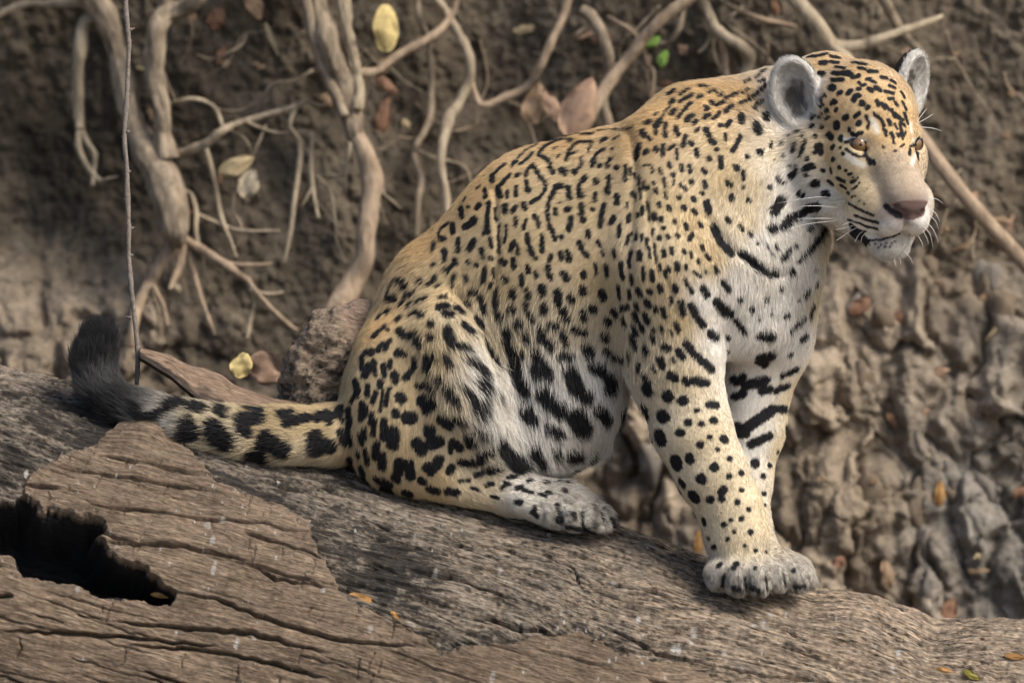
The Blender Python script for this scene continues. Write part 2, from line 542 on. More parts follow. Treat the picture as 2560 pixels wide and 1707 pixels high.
print("cat verts", len(V), "faces", len(F), "bounds", V.min(0), V.max(0))
CV = V

# ------------------------------------------------------------------ coat pattern
# strokes read off the photograph: half width, then points; each tile has an origin and a scale to photograph pixels
TILES = [
((1440, 120, .28062), """12 930 418 1000 365;13 925 480 1035 420;16 970 545 1015 490;12 905 625 950 570;20 845 490 870 470;18 850 590 880 555;10 785 575 830 525;22 830 410 870 385
16 1085 445 1120 430;18 1100 340 1160 350;14 1150 520 1170 545;20 1205 490 1215 495;10 1150 555 1180 540;14 1250 515 1310 480;12 1330 450 1440 400;10 1270 430 1300 410
16 1330 570 1390 510;14 1140 630 1160 600 1190 595;14 1220 630 1280 580;14 1460 495 1510 470 1540 460;14 1540 450 1610 410 1690 330;12 1480 400 1540 370;10 1500 310 1550 280
10 1600 270 1660 220 1700 190;14 1630 300 1680 285;14 1590 540 1610 500 1660 470;24 1475 600 1470 660;18 1450 620 1490 640;30 1690 600 1700 630;36 1605 690 1625 750
10 1740 840 1735 890;26 1635 930 1640 935;18 1525 965 1525 970;16 1280 690 1300 690;16 1340 700 1375 650;12 1330 770 1330 820;20 1390 920 1410 900;16 1420 890 1465 790
24 1155 730 1190 780;26 1205 830 1220 840;18 980 640 1035 600;20 985 650 1010 610;18 1045 670 1070 650;12 1070 745 1090 720;22 1025 850 1030 855;16 1250 910 1260 905
18 1070 910 1080 960;20 1185 985 1190 995;18 1290 980 1295 1060;24 1425 1060 1430 1080;16 1485 1100 1490 1170;12 1490 1240 1492 1250;22 1350 1205 1370 1225;24 1385 1325 1385 1345
20 1530 1360 1540 1365;20 1350 1530 1360 1550;28 1165 1380 1180 1460;22 1040 1340 1050 1350;22 1050 1450 1060 1470;22 960 1420 965 1435;22 825 1425 830 1430;16 740 1390 745 1410
16 695 1510 700 1530;14 760 1520 765 1540;18 915 1330 918 1335;18 1130 1090 1150 1110;18 1140 1200 1155 1240;16 1120 1290 1130 1300;18 1025 1190 1030 1200;14 930 1225 935 1230
14 970 1250 980 1260;20 710 1270 715 1285;14 780 1170 795 1230;14 745 1085 755 1120;18 860 1130 865 1140;16 935 1050 940 1090;16 1010 1050 1020 1100;14 825 1030 835 1060
14 895 910 900 960 905 990;18 975 790 955 870;12 870 870 825 910;14 775 870 765 960;24 700 910 715 900;24 615 935 625 925;20 560 870 545 960 540 990;26 590 750 605 780
14 650 800 660 820;20 620 670 650 655;22 710 700 750 650;14 715 720 710 770;16 800 680 790 740 800 780;22 790 770 800 790;22 890 720 905 770;12 610 1045 615 1050
8 660 1040 670 1070;10 680 1110 690 1090;8 870 1220 875 1180;10 795 1290 800 1340;12 690 1205 695 1210;10 640 1240 645 1260;14 600 1200 605 1260;10 560 1150 560 1220
10 520 1120 525 1160;10 480 1080 485 1130;14 440 1060 440 1180;14 590 1420 590 1480;12 545 1470 550 1500;14 480 1490 475 1540;12 635 1370 640 1430;8 650 1440 650 1540
14 500 1290 505 1320;8 570 1250 575 1340;8 530 1300 535 1360;10 455 1380 455 1420;8 740 640 780 600;8 700 600 720 580;10 1230 380 1250 400;10 1180 400 1200 390"""),
((1500, 480, .30612), """12 165 270 155 370;14 235 200 230 240;10 240 350 215 430;10 250 350 265 345;12 300 340 300 385;10 345 350 345 390;10 435 310 430 350;10 385 390 375 440 405 480 410 540
8 445 430 450 500 460 570;14 255 490 235 560 240 610;18 320 490 328 550;12 115 480 120 530;16 170 580 185 700;14 255 680 265 750;12 355 620 355 720;16 425 650 430 720
10 485 600 490 640;14 530 650 540 700;16 560 630 565 650;20 625 590 630 640;12 700 600 700 625;20 515 490 520 520;16 580 460 585 500;12 680 480 690 500;12 740 500 745 530
14 830 440 840 470;14 870 520 890 550;10 800 565 805 575;10 860 650 865 660;8 760 655 800 680 830 700;14 690 720 720 770 750 820;20 490 770 500 810;20 610 770 615 810
20 400 810 410 820;14 575 870 578 910;22 380 900 400 930;16 455 950 460 980;18 510 950 530 1020;20 660 900 680 1000;26 840 790 870 840;26 740 930 790 1020 840 1090
16 940 620 955 655;20 1000 740 1050 800;36 950 900 1000 960 1060 1000;20 1110 1050 1150 1110 1180 1150;36 905 1160 940 1190;20 1045 1190 1050 1200;12 1045 1300 1050 1310
18 615 1080 640 1130;14 490 1110 510 1140;12 570 1140 590 1160;14 435 1130 450 1140;18 430 1190 440 1220;26 520 1260 550 1275;28 640 1310 670 1350;14 590 1360 600 1380
28 700 1240 760 1320 850 1390 910 1450;28 490 1370 505 1420;14 430 1440 445 1460;32 580 1500 610 1520;26 370 1280 385 1310;22 370 1510 390 1545;16 680 1540 710 1560
24 770 1530 850 1560;20 280 1230 290 1280;18 310 1410 320 1470;12 240 1320 245 1370;16 185 1040 210 1090;22 185 955 220 945;18 295 920 310 960;18 280 1000 310 1060
20 370 1010 390 1060;20 340 1090 355 1130;20 275 1110 300 1170;16 260 1180 270 1240;20 310 800 330 840;14 235 810 240 870;14 150 770 165 870;18 485 370 485 380
12 550 360 555 375;14 630 350 635 365;14 520 290 520 300;12 605 230 608 250;16 700 265 705 300;14 750 345 730 390;14 815 260 825 280;20 440 190 445 220;14 500 210 495 235
32 925 300 990 420 1070 500;34 1160 510 1220 560 1290 620;30 1290 630 1370 670 1430 680;18 1040 220 1050 240;14 1140 280 1160 310;18 1220 340 1230 355;36 1400 300 1420 310
40 1420 150 1480 80;34 1500 290 1560 220 1620 200;36 1700 140 1770 130;10 1280 420 1290 425;12 1360 450 1365 455;14 1435 455 1440 460;8 1400 510 1405 515;20 1490 550 1540 490
16 1600 440 1605 450;30 1830 310 1780 390 1720 460;18 1700 490 1620 570;16 1700 310 1720 300;24 1560 640 1570 670;16 1475 790 1480 800;14 1140 880 1150 890;16 1350 880 1360 885
18 1235 960 1240 970;10 1395 1010 1400 1000;10 1300 1050 1300 1055;12 1500 1030 1540 1010;16 1670 850 1700 810;10 1620 890 1625 885;10 1740 650 1760 640;16 1560 1140 1600 1090 1670 1030
14 1715 1020 1740 930;20 1650 1210 1680 1180;32 1310 1180 1400 1190;50 1310 1360 1390 1340;40 1300 1380 1340 1400;16 1550 1330 1555 1325;12 1760 760 1765 770;28 1120 1550 1170 1510
24 1290 1550 1370 1535;10 1480 1520 1560 1470"""),
((1080, 300, .28062), """16 1010 180 1100 130 1200 110 1290 90;16 1330 135 1420 125;8 1480 100 1560 90 1680 90 1780 75;20 1510 190 1545 170;10 1620 180 1660 150;18 950 310 1020 350 1050 390
16 960 290 1000 240 1050 210 1150 180;12 1150 180 1250 175;12 1220 200 1250 180;10 1085 260 1110 245;10 1120 330 1140 310;20 1050 430 1080 470;14 1195 360 1215 300 1250 230 1300 200 1420 200
10 1240 310 1280 290;8 1390 290 1410 230;28 1160 450 1180 470;22 1260 460 1275 470;10 1300 440 1335 400 1330 340;20 1430 410 1440 350;14 1450 330 1480 290 1530 270;16 1490 400 1495 415
14 1560 420 1585 350;14 1600 260 1605 265;16 715 410 745 370;8 750 350 830 280 900 240;12 790 390 860 340 890 290;12 560 480 600 430 650 400;24 530 500 540 540;14 920 230 940 220
14 835 500 850 440 900 400;16 910 420 950 490 1000 550;12 1010 560 1010 620 980 670;14 960 690 880 740;18 840 550 850 610;22 850 620 860 630;22 815 760 830 790;16 750 500 775 480
22 590 600 600 660 610 680;16 610 580 640 550 690 490;14 670 640 670 690;16 750 600 745 670;22 650 770 650 820;16 715 820 745 770;16 470 620 475 690;8 400 610 430 590
24 255 790 265 860;10 280 720 300 690;22 400 780 420 760;14 320 770 325 775;30 300 950 370 910;24 360 890 380 890;22 180 930 185 1000;10 60 1010 90 960 150 920;22 75 1060 110 1060
14 60 1010 70 1060;16 510 740 490 850 490 980;22 470 1010 500 1000;12 560 790 570 900;16 520 1060 530 1130;10 600 950 590 1040 600 1180;10 660 940 660 1020 640 1090;18 720 1110 700 1160
12 730 1080 760 1130 770 1190;20 230 1070 230 1170;26 370 1080 340 1150;24 110 1170 115 1250;20 440 1160 450 1220;20 320 1270 330 1280;20 200 1250 215 1280;22 120 1340 140 1350
16 160 1320 190 1290;16 395 1300 400 1300;26 620 1260 640 1270;22 720 1250 725 1310;18 520 1230 530 1240;20 470 1330 460 1440;10 545 1330 550 1400;14 745 870 745 940;16 810 970 840 890
20 910 860 930 880;14 940 900 950 950;18 850 1020 850 1090 880 1170 920 1230;16 975 1030 980 1170;24 1100 600 1150 590;20 1080 640 1060 700;14 1045 720 1030 800 1030 880 1050 960
22 1080 1030 1095 1060;16 1060 970 1080 1020;20 1210 600 1225 700;22 1200 800 1220 800;16 1100 800 1105 840;20 1240 880 1235 930 1215 980;16 1150 1040 1155 1045;8 1140 740 1145 735
22 1340 540 1360 520;16 1310 580 1315 640;24 1310 670 1335 680;24 1460 540 1465 550;14 1455 660 1450 720;16 1430 800 1435 800;22 1330 760 1330 840;22 1345 880 1350 900;16 1575 500 1570 580
24 1560 620 1570 650;22 1640 680 1650 740;20 1640 430 1650 420;18 1530 760 1510 850 1500 950;22 1590 920 1620 870;18 1390 1000 1395 1050;22 1310 1090 1330 1150;22 1360 1190 1385 1210
18 1480 1090 1490 1120;10 1520 1170 1530 1210;20 1140 1190 1150 1230;22 1210 1180 1220 1250;14 1060 1210 1045 1260;22 1030 1310 1030 1340;20 1045 1380 1060 1420;28 1170 1370 1200 1410
26 1345 1370 1350 1390;12 1450 1290 1470 1370;16 1550 1300 1560 1390;22 850 1310 855 1350;18 920 1370 930 1390;20 800 1390 800 1460;26 970 1490 980 1520;26 1340 1500 1350 1530
24 640 1420 660 1430;16 840 1520 860 1560;22 1100 1540 1110 1560;22 1510 1520 1520 1550;16 190 1400 210 1390;20 300 1400 310 1430;14 175 1440 185 1480;20 20 1420 30 1400;10 30 1490 60 1470
24 350 1540 380 1545;14 510 1490 530 1460;16 700 1530 710 1560;12 570 1550 580 1560;16 15 1090 10 1160;18 10 1300 20 1290"""),
((840, 700, .34437), """18 490 60 510 30;26 385 140 420 140;8 370 130 390 60 420 10;16 610 10 615 20;14 660 40 720 10;14 540 110 560 95;8 450 200 490 150;14 590 160 650 140;18 365 240 380 230
16 440 290 470 270;14 530 270 560 240;20 610 250 625 270;12 740 130 800 125;26 750 200 800 190;26 790 250 830 255;24 880 210 910 230;16 960 100 1000 80 1030 100;18 950 170 970 180
16 1050 130 1070 190 1075 250;18 1020 280 1060 340;24 930 330 990 390;22 680 320 690 330;22 680 410 695 430;28 460 370 490 400;24 530 410 570 390;28 590 440 605 470;16 280 410 290 400
12 375 360 380 365;16 360 500 390 440;20 310 510 315 490;32 810 370 820 430 850 480;24 870 480 960 500;22 215 530 260 530;18 190 560 185 640;26 210 690 240 650;14 280 600 285 690
18 345 620 355 690;16 395 590 390 630;22 440 540 460 520 500 540;18 570 570 570 640;22 540 670 500 710;26 425 690 430 730;22 320 740 320 770;30 665 570 665 650;20 680 560 710 580
22 780 560 830 630;22 725 710 765 740;26 960 590 1030 620 1080 700;40 1040 740 1080 790;18 1090 460 1130 520;22 1140 550 1180 620;22 920 780 970 840;26 800 800 840 860 890 890
24 600 770 650 760 710 800;26 140 740 155 800 145 840;18 230 770 225 840;16 290 820 265 890;14 385 790 370 840 360 910;10 340 800 330 880 320 950;40 465 850 475 860;50 630 880 690 900
34 650 940 660 930;26 430 960 440 980;50 520 1000 545 1000;14 120 870 110 890;20 190 900 180 1010;14 220 920 220 980;16 260 970 255 1040;18 280 1020 270 1120;24 90 950 100 1050
22 350 1020 340 1150;46 410 1100 410 1190;16 40 1000 45 1030;26 30 1100 60 1180;18 85 1070 110 1200;14 200 1090 190 1190 170 1120;10 215 1080 215 1150;44 680 1090 680 1110
48 590 1190 620 1230;44 690 1190 750 1170;40 770 1020 820 1050;30 870 1000 920 1030;40 1010 900 1060 900;36 1020 950 1060 960;22 1010 1070 1080 1110;36 960 1140 980 1190
30 850 1180 900 1220;24 900 1320 960 1330;22 980 1330 1060 1320;36 1050 1270 1120 1250;26 295 1200 290 1280;28 335 1280 335 1360;18 215 1240 230 1330;14 160 1260 165 1290
18 180 1360 200 1400;38 460 1330 450 1400;38 530 1340 540 1420;34 660 1360 740 1340;34 690 1390 750 1300;26 820 1390 840 1360;16 830 1250 830 1200;20 290 1440 330 1470;26 340 1460 390 1490
30 1240 370 1240 440;28 1260 490 1280 540 1350 540;26 1310 330 1340 320;24 1370 400 1390 450;14 1010 1420 1080 1390;14 1120 1400 1200 1370;12 1250 1430 1310 1420;14 1090 1490 1140 1480
14 1200 1510 1230 1490;14 1310 1510 1350 1500;10 1390 1460 1420 1450;12 900 1460 970 1450;14 1150 1360 1100 1380;40 1190 1180 1230 1260;40 1280 1270 1340 1340;30 1170 850 1180 880"""),
((800, 700, .44643), """24 1240 290 1240 330;20 1270 350 1300 380;18 1290 250 1320 260;18 1360 300 1380 360;24 1350 430 1400 430;18 1420 280 1480 300;30 1490 380 1510 410;26 1590 320 1600 330
20 1600 400 1650 440 1700 450;30 1210 410 1230 440;24 1200 490 1220 540;30 1260 490 1280 540;40 1090 490 1110 560 1150 620;46 1400 520 1430 600;40 1450 620 1490 660;34 1530 490 1570 510
44 1620 560 1620 610;44 1250 640 1290 690;40 1310 700 1350 740;60 1430 760 1470 830;34 1560 730 1600 780;60 1720 640 1750 690;34 1690 750 1780 750;40 1150 740 1190 780;30 1290 830 1340 860
24 1320 960 1330 970;34 1400 980 1440 980;40 1200 960 1230 1020;50 1080 1010 1130 1040;26 1010 900 1020 930;12 1540 970 1500 1010;10 1400 1080 1440 1060;10 1360 1090 1380 1085
10 1270 1190 1290 1190;10 1370 1180 1380 1180;8 1260 1135 1270 1135;8 1330 1135 1390 1140;10 1330 1260 1330 1290;12 1120 1240 1120 1250;10 1200 1270 1205 1290;26 1830 600 1840 630
24 1820 720 1830 770;34 1900 870 1910 900;30 1920 770 1930 770;24 1950 640 1955 650;16 985 70 985 150;24 1000 200 1005 210;22 1070 170 1080 170;18 1075 70 1080 90;14 1155 60 1165 100;14 1150 140 1170 190 1190 230;16 1245 40 1245 80;18 1250 150 1250 180;18 1330 70 1335 140;20 1360 180 1380 220;18 1400 100 1410 110;18 1470 60 1475 75;20 1580 80 1590 100;20 1470 190 1480 220;20 1520 160 1535 170;20 1610 235 1615 240;22 1650 180 1655 190
14 1330 1330 1340 1350;12 1420 1310 1430 1330"""),
((1400, 500, .66335), """14 330 690 335 720;20 405 740 410 745;18 460 755 465 755;14 320 790 325 820;22 385 810 390 820;20 380 890 382 905;14 450 875 455 878;12 480 838 485 838;10 530 843 532 843
12 575 830 580 832;8 515 793 518 793;12 525 920 530 920;8 563 893 566 895;14 615 900 622 903;8 593 940 594 940;22 435 980 440 1000;16 488 970 490 978;16 580 1005 582 1005;10 638 975 639 975
10 683 1028 684 1028;10 636 1040 637 1040;18 530 1050 534 1054;18 500 1110 510 1125;14 566 1128 567 1128;14 610 1100 618 1090;12 608 1125 609 1125;10 668 1138 669 1138;8 684 1093 685 1093
8 710 1165 711 1165;10 455 1060 465 1075;8 540 1205 545 1220;10 617 1222 618 1222;9 684 1200 685 1200;9 718 1252 719 1252;6 655 1250 656 1250;7 630 1278 631 1278;8 580 1308 581 1308
6 695 1303 696 1303;6 560 1275 561 1275;6 645 1205 646 1205;6 735 1320 736 1320;5 775 1325 776 1325;12 470 680 480 690;14 500 680 550 690;12 560 770 590 775;30 640 860 690 870
20 700 860 760 820 800 790;14 800 790 850 790;14 720 920 790 890;16 735 990 735 995;10 765 1040 766 1040;9 768 1105 769 1105;8 790 1000 791 1000;6 820 950 821 950;14 660 740 690 730
16 655 680 680 680;18 700 700 770 680;14 760 720 790 715;10 810 720 860 700;10 840 660 890 640;6 770 1150 771 1150;7 595 1380 605 1370;9 655 1385 665 1370;7 735 1385 736 1385;7 880 1395 881 1395"""),
((900, 180, .5229), """12 175 1000 210 1010 215 1040;10 130 1090 170 1085;10 60 1270 90 1240;9 125 1150 130 1155;9 180 1190 190 1185;11 100 1310 110 1300;9 40 1340 60 1330;10 270 1150 290 1170;12 25 1420 40 1400;10 130 1300 140 1290;9 85 1180 95 1165;9 230 1120 250 1100;9 110 1230 120 1215;9 60 1400 62 1380;9 215 1075 230 1062"""),
((0, 0, 1.0), """9 905 1192 915 1202;10 960 1222 975 1228;9 1012 1232 1024 1236;9 1075 1222 1092 1228;8 1050 1200 1060 1205;8 985 1195 995 1200;9 1120 1228 1140 1232;10 875 1150 880 1165;4 1399 1280 1403 1306;4 1452 1282 1456 1312;4 1503 1280 1507 1306;4 1810 1440 1808 1465;4 1861 1445 1862 1476;4 1913 1445 1915 1472;4 1958 1440 1960 1465;6 1530 1300 1536 1312;5 1330 1280 1345 1290;6 1880 1470 1895 1476;6 1835 1470 1845 1474;5 1990 1468 2010 1466;5 1420 1318 1470 1324;4 1310 1225 1330 1230;4 1350 1235 1365 1240;4 1260 1205 1275 1210;4 1230 1240 1245 1245;4 1180 1220 1195 1225;4 1290 1255 1300 1260"""),  # haunch and foot spots; strokes between the toes paint in crease shade
((0, 700, .42517), """50 1090 850 1080 920;40 1100 830 1140 900;60 1260 880 1320 950;40 1230 850 1250 930;36 1120 745 1180 750;36 1280 760 1310 780;16 1420 750 1540 770;40 1410 820 1520 810
36 1420 880 1450 890;24 1640 790 1700 780;28 1680 840 1800 810;50 1560 930 1540 970;55 1620 980 1660 1000;40 1470 1030 1540 1040;55 1850 930 1850 990;46 1900 970 1940 980;30 1860 810 1880 800
24 1920 780 1930 830;30 1980 790 2000 760;46 980 740 1040 720;36 860 810 930 790;36 780 750 800 770;50 660 780 690 850;30 850 830 900 820;46 560 700 600 760"""),
((1600, 80, .40816), """12 1030 155 1080 150;12 1100 145 1140 135;12 1170 150 1220 160;14 1020 200 1060 200;18 1110 190 1130 190;12 1170 185 1210 190;10 1200 215 1250 225;22 1070 260 1110 260
14 1180 255 1290 260;10 1230 250 1280 245;12 1180 295 1240 295;12 1300 280 1340 270;12 1310 190 1380 200;10 1340 220 1380 230;12 1400 245 1450 245;10 1390 290 1410 290;12 1480 280 1510 285
10 1540 300 1560 310;20 1170 340 1180 345;12 1335 350 1345 350;14 1400 350 1420 360;12 1215 380 1230 370;12 1270 380 1290 360;14 1310 420 1320 395 1340 390;16 1360 435 1365 440
10 1390 465 1400 460;16 1180 435 1190 430;10 1110 420 1130 390;12 1440 340 1470 360;10 1500 365 1550 375;10 1525 410 1550 410;10 1450 420 1460 450;8 1480 440 1500 470;8 1440 510 1470 530;8 1500 450 1530 480;8 1540 480 1560 520;8 1560 500 1610 540;8 1590 560 1600 600;8 1500 600 1510 630;8 1540 620 1550 650;8 1580 640 1600 620;7 1610 430 1630 480;7 1620 500 1640 560;7 1560 430 1580 450;8 1480 540 1490 570;7 1520 540 1530 570;8 1600 370 1620 400;7 1290 920 1320 910;8 1230 940 1260 960;7 1270 985 1280 990;6 1310 960 1330 945;6 1300 1010 1301 1010;10 1150 1010 1160 1000;10 1215 900 1250 915;8 1360 330 1380 320;9 1420 300 1440 310;8 1340 310 1350 320;9 1530 330 1560 345"""),
((1880, 260, .26786), """14 640 20 660 10;14 1010 10 1030 10;18 690 70 700 60;14 780 60 790 50;16 1070 40 1080 30;24 870 130 880 120;16 960 120 1000 90;14 550 140 580 110;10 620 130 650 90;10 680 150 720 120
30 790 190 790 210;18 550 210 560 200;16 650 215 651 215;14 415 260 416 260;24 990 190 1000 180;14 910 250 910 230;16 930 280 970 295;18 1005 270 1015 270;28 720 290 740 310;18 590 300 591 300
8 335 300 345 295;12 465 310 470 280;14 270 380 275 370;16 380 440 400 380;14 445 490 480 400 495 350;28 630 390 640 450;14 600 380 590 460;10 570 465 571 465;20 750 410 755 400
20 825 320 830 310;12 820 410 821 410;16 850 465 851 465;12 180 390 180 370;10 290 490 292 470;8 210 520 211 520;16 510 510 512 520;18 755 520 756 520;16 660 620 665 625;10 735 610 740 640
16 815 595 816 595;12 875 620 876 620;12 350 580 351 580;14 405 580 410 620;28 360 680 370 670;20 380 650 410 640;26 490 610 560 580;14 540 570 580 590;16 500 665 501 665;18 235 690 250 720
14 290 740 300 745;26 570 750 600 750;14 580 720 620 730;16 720 720 750 750;12 790 690 850 720;10 900 660 930 650;10 930 730 950 720;20 160 780 165 785;26 440 840 460 850;22 665 840 690 830
40 230 960 210 1010;44 260 900 250 930;34 195 1165 200 1165;34 310 1150 350 1110;30 400 1060 480 1020;34 540 970 600 980;14 1250 260 1255 290;8 1300 70 1320 110 1380 150
8 1290 160 1300 200;8 1330 180 1350 230;8 1390 170 1430 210;8 1300 270 1310 310;8 1350 280 1390 300;8 1320 340 1330 370;8 1400 260 1410 330;8 1220 400 1230 410;8 1390 400 1420 380
8 1240 200 1220 240;8 1430 260 1420 300;8 1180 110 1200 140;8 1330 440 1345 440;10 1140 80 1170 110;18 1060 480 1105 550;14 1050 420 1065 470;10 1135 530 1140 565;24 1250 955 1300 1000 1375 1045
12 870 360 960 340 1050 365;16 820 330 830 340;9 880 420 930 465 1000 490 1050 490;9 900 930 980 970 1040 1000 1130 1040;9 880 1000 960 1040 1060 1080 1180 1110;9 900 1080 1000 1110 1090 1150 1170 1170
6 960 1180 1060 1190;56 930 1240 985 1270;34 960 1290 1010 1310;30 1010 1230 1030 1290;7 1060 1272 1200 1268 1330 1232 1375 1210;14 1390 1100 1385 1200;10 1480 400 1520 380 1550 370;12 1470 470 1480 430;10 1060 110 1090 170 1080 230;4 1100 1312 1102 1316;5 1150 1302 1152 1306;4 1200 1312 1202 1316;5 1250 1298 1252 1302;5 1300 1300 1304 1302;4 1335 1282 1338 1284;4 1180 1342 1182 1346;4 1240 1332 1243 1336;4 1290 1330 1293 1334;5 1000 900 1003 902;5 960 860 963 864;5 1040 930 1043 932;4 930 800 935 796;4 970 770 976 766;4 1000 740 1005 735;4 940 690 946 684;4 985 690 990 684"""),
]
PALE = [((1880, 260, .26786), """26 880 480 950 530 1040 575;16 860 325 950 322 1050 335;22 1490 560 1505 520 1530 470;24 1120 150 1150 200 1165 260;16 1500 340 1580 330;20 1480 180 1490 260""", (.70, .66, .57))]
COAT = dict(G=(.58, .40, .20), T=(.585, .46, .272), C=(.68, .58, .40), W=(.82, .79, .73), Y=(.44, .41, .36), N=(.42, .33, .235),
            P=(.17, .12, .115), M=(.36, .285, .235), K=(.018, .018, .02), D=(.10, .10, .10), E=(.56, .53, .47))
CPTS = """G 1741 230 G 1600 330 G 1420 345 G 1200 470 G 1060 610 G 950 820 G 2050 160 G 2130 190 G 2200 250 G 2240 300 G 1850 240 G 1650 280 G 1780 260 G 1960 230 G 2090 260 G 2120 310 G 2250 350 G 2080 330
T 1650 500 T 1450 500 T 1300 600 T 1130 700 T 1000 900 T 890 1020 T 1500 700 T 1650 700 T 1800 350 T 1820 450 T 1100 1060 T 1000 1150 T 1250 700 T 1700 800 T 1050 980 T 1730 560 T 1770 640 T 960 1090
C 1700 950 C 1760 1100 C 1820 1250 C 1840 1360 C 1560 850 C 1270 860 C 1640 900 C 1450 800 C 1870 480 C 1990 1000 C 1950 1120 C 1900 1290 C 2055 620 C 2040 760 C 1120 1010 C 1870 560 C 2000 360 C 2040 400 T 2080 410 T 2100 360
W 1950 750 W 1900 800 W 2000 850 W 1850 720 W 1980 650 W 2020 700 W 1950 560 W 2020 530 W 1900 600 W 1400 1000 W 1300 960 W 1480 960 W 1350 1130 W 1500 1110 W 1300 1060 T 1080 750 C 1120 790 C 1150 870 W 1185 900 W 1205 960 T 1060 830 T 1100 900 W 1220 1060 W 1860 1000 W 1880 900 W 1880 1100 W 2200 640 W 2170 590
T 2130 440 T 2110 470 C 2090 455 W 2150 575 W 2220 580 W 2290 560 W 2000 460 W 2050 450 W 1960 400 W 1970 450  W 2060 480 C 1150 1100 W 1760 760 W 1830 880 W 1790 850
M 2255 500 M 2232 503 M 2285 500 N 2242 410 N 2268 461 N 2228 474 N 2188 488 T 2161 488 T 2142 474 T 2175 514 N 2196 524 W 2148 557 W 2188 578 W 2223 570 C 2134 538 W 2276 573 W 2298 551 E 2188 632 E 2230 632 Y 2201 610 G 2228 314 G 2215 340 G 2067 385 T 2108 421 C 2054 447 T 2134 447 W 1987 461 W 2027 488 C 1947 394
Y 1850 1440 Y 1980 1440 Y 1450 1290 Y 1400 1270 Y 1790 1440 Y 1910 1450 C 1200 1200 E 1300 1230 T 1100 1215 T 900 1150 T 950 1200 T 1040 1215 C 1180 1235 N 2240 430 N 2270 470 N 2205 480 N 2250 395 T 2150 510 T 2130 480 P 2260 530 P 2230 525 P 2290 525 P 2258 550 K 2238 532
T 780 1040 T 650 1040 C 750 1140 C 560 1080 C 480 1060 E 400 1050 D 320 1020 K 270 980 D 235 930 K 240 880 K 250 820 K 300 990 D 250 955 W 1960 210 W 1975 290 W 1995 200 E 1990 240 W 2010 270"""
FLOW = """2255 480 -.1 -1 2230 400 -.1 -1 2150 230 -.6 -.8 2200 290 -.3 -1 2050 150 -1 -.1 2050 450 -.9 .4 2120 420 -.9 .1 2170 560 -1 .3 2130 500 -1 .2 2200 635 -.3 1 1980 470 -.7 .8 1800 350 -.8 .5 1850 500 -.4 .9 1650 250 -.9 .5 1640 600 -.2 1 1640 800 0 1
1350 600 -.7 .7 1450 450 -.9 .4 1500 800 -.3 1 1200 480 -.8 .6 1100 600 -.6 .8 930 900 -.2 1 1050 950 -.3 1 1000 1130 -.2 1 1180 900 .5 .9 1200 1050 .4 1 1350 1050 .2 1 1450 950 .2 1 1300 1230 1 .2 1450 1260 1 .4 1740 1100 .3 1 1830 1300 .3 1 1850 1430 .1 1
1950 750 .1 1 1850 650 .2 1 1980 600 .3 1 2040 700 .3 1 1920 1000 -.2 1 1880 1200 0 1 1980 1430 .6 .8 700 1085 -1 -.1 450 1050 -1 -.2 300 1000 -.7 -.6 240 900 0 -1 250 830 .2 -1 1970 230 -.2 -1 2280 200 .4 -1"""
LENS = """2255 480 .0022 2230 400 .0026 2150 230 .003 2050 150 .004 2100 430 .004 1980 450 .009 2150 560 .003 2180 590 .003 2200 640 .007 2260 530 .0006 2290 530 .0006 2140 410 .0018 2165 345 .002
1800 350 .006 1650 600 .006 1350 600 .006 1200 480 .005 1950 720 .009 2020 620 .010 1950 560 .010 1740 1100 .0035 1850 1300 .0035 1850 1430 .006 1980 1430 .006 1900 1100 .0045 1400 1050 .013 1300 1000 .013 1500 1110 .014 1350 1130 .018
1180 920 .018 1210 1000 .024 1150 800 .009 1000 1000 .006 930 900 .0055 1100 1100 .006 1300 1230 .0045 1450 1270 .006 1100 1200 .006 700 1085 .010 450 1050 .013 260 960 .018 240 860 .017 250 820 .018 1975 200 .006 1990 250 .010 2000 290 .010 2270 180 .006 1960 300 .008"""

bvh = BVHTree.FromPolygons([Vector(p) for p in rigid(CV)], [tuple(int(i) for i in f) for f in F])
front = CN[:, 2] < -0.05
FV = CV[front]
def hit(px, py):
    """photograph pixel -> point on the coat, in pixel units"""
    d = pix_dir(px, py)
    h = bvh.ray_cast(Vector(CAM), Vector(d))
    if h[0] is not None:
        w = np.array(h[0]) - REF
        return np.array([w @ RT / S + 1280, -(w @ UP) / S + 853.5, w @ FW / S])
    j = ((FV[:, 0] - px) ** 2 + (FV[:, 1] - py) ** 2).argmin()
    return FV[j].astype(float) if np.hypot(FV[j, 0] - px, FV[j, 1] - py) < 25 else None

SEG = []
for (ox, oy, sc), txt in TILES:
    for st in txt.replace("\n", ";").split(";"):
        v = [float(t) for t in st.split()]
        w = v[0] * sc
        pts = [(ox + v[i] * sc, oy + v[i + 1] * sc) for i in range(1, len(v), 2)]
        fine = []
        for (ax, ay), (bx, by) in zip(pts[:-1], pts[1:]):
            n = max(1, int(np.hypot(bx - ax, by - ay) / 14))
            fine += [(ax + (bx - ax) * i / n, ay + (by - ay) * i / n) for i in range(n)]
        fine.append(pts[-1])
        H = [hit(*p) for p in fine]
        H = [h for h in H if h is not None]
        if len(H) == 1: H = H * 2
        for a, b in zip(H[:-1], H[1:]):
            if np.linalg.norm(a - b) < 60: SEG.append((a, b, w, 0.5))
NVIS = len(SEG)
PSEG = []
for (ox, oy, sc), txt, pc in PALE:
    for st in txt.split(";"):
        v = [float(t) for t in st.split()]
        H = [hit(ox + v[i] * sc, oy + v[i + 1] * sc) for i in range(1, len(v), 2)]
        H = [h for h in H if h is not None]
        PSEG += [(a, b, v[0] * sc, pc) for a, b in zip(H[:-1], H[1:])]
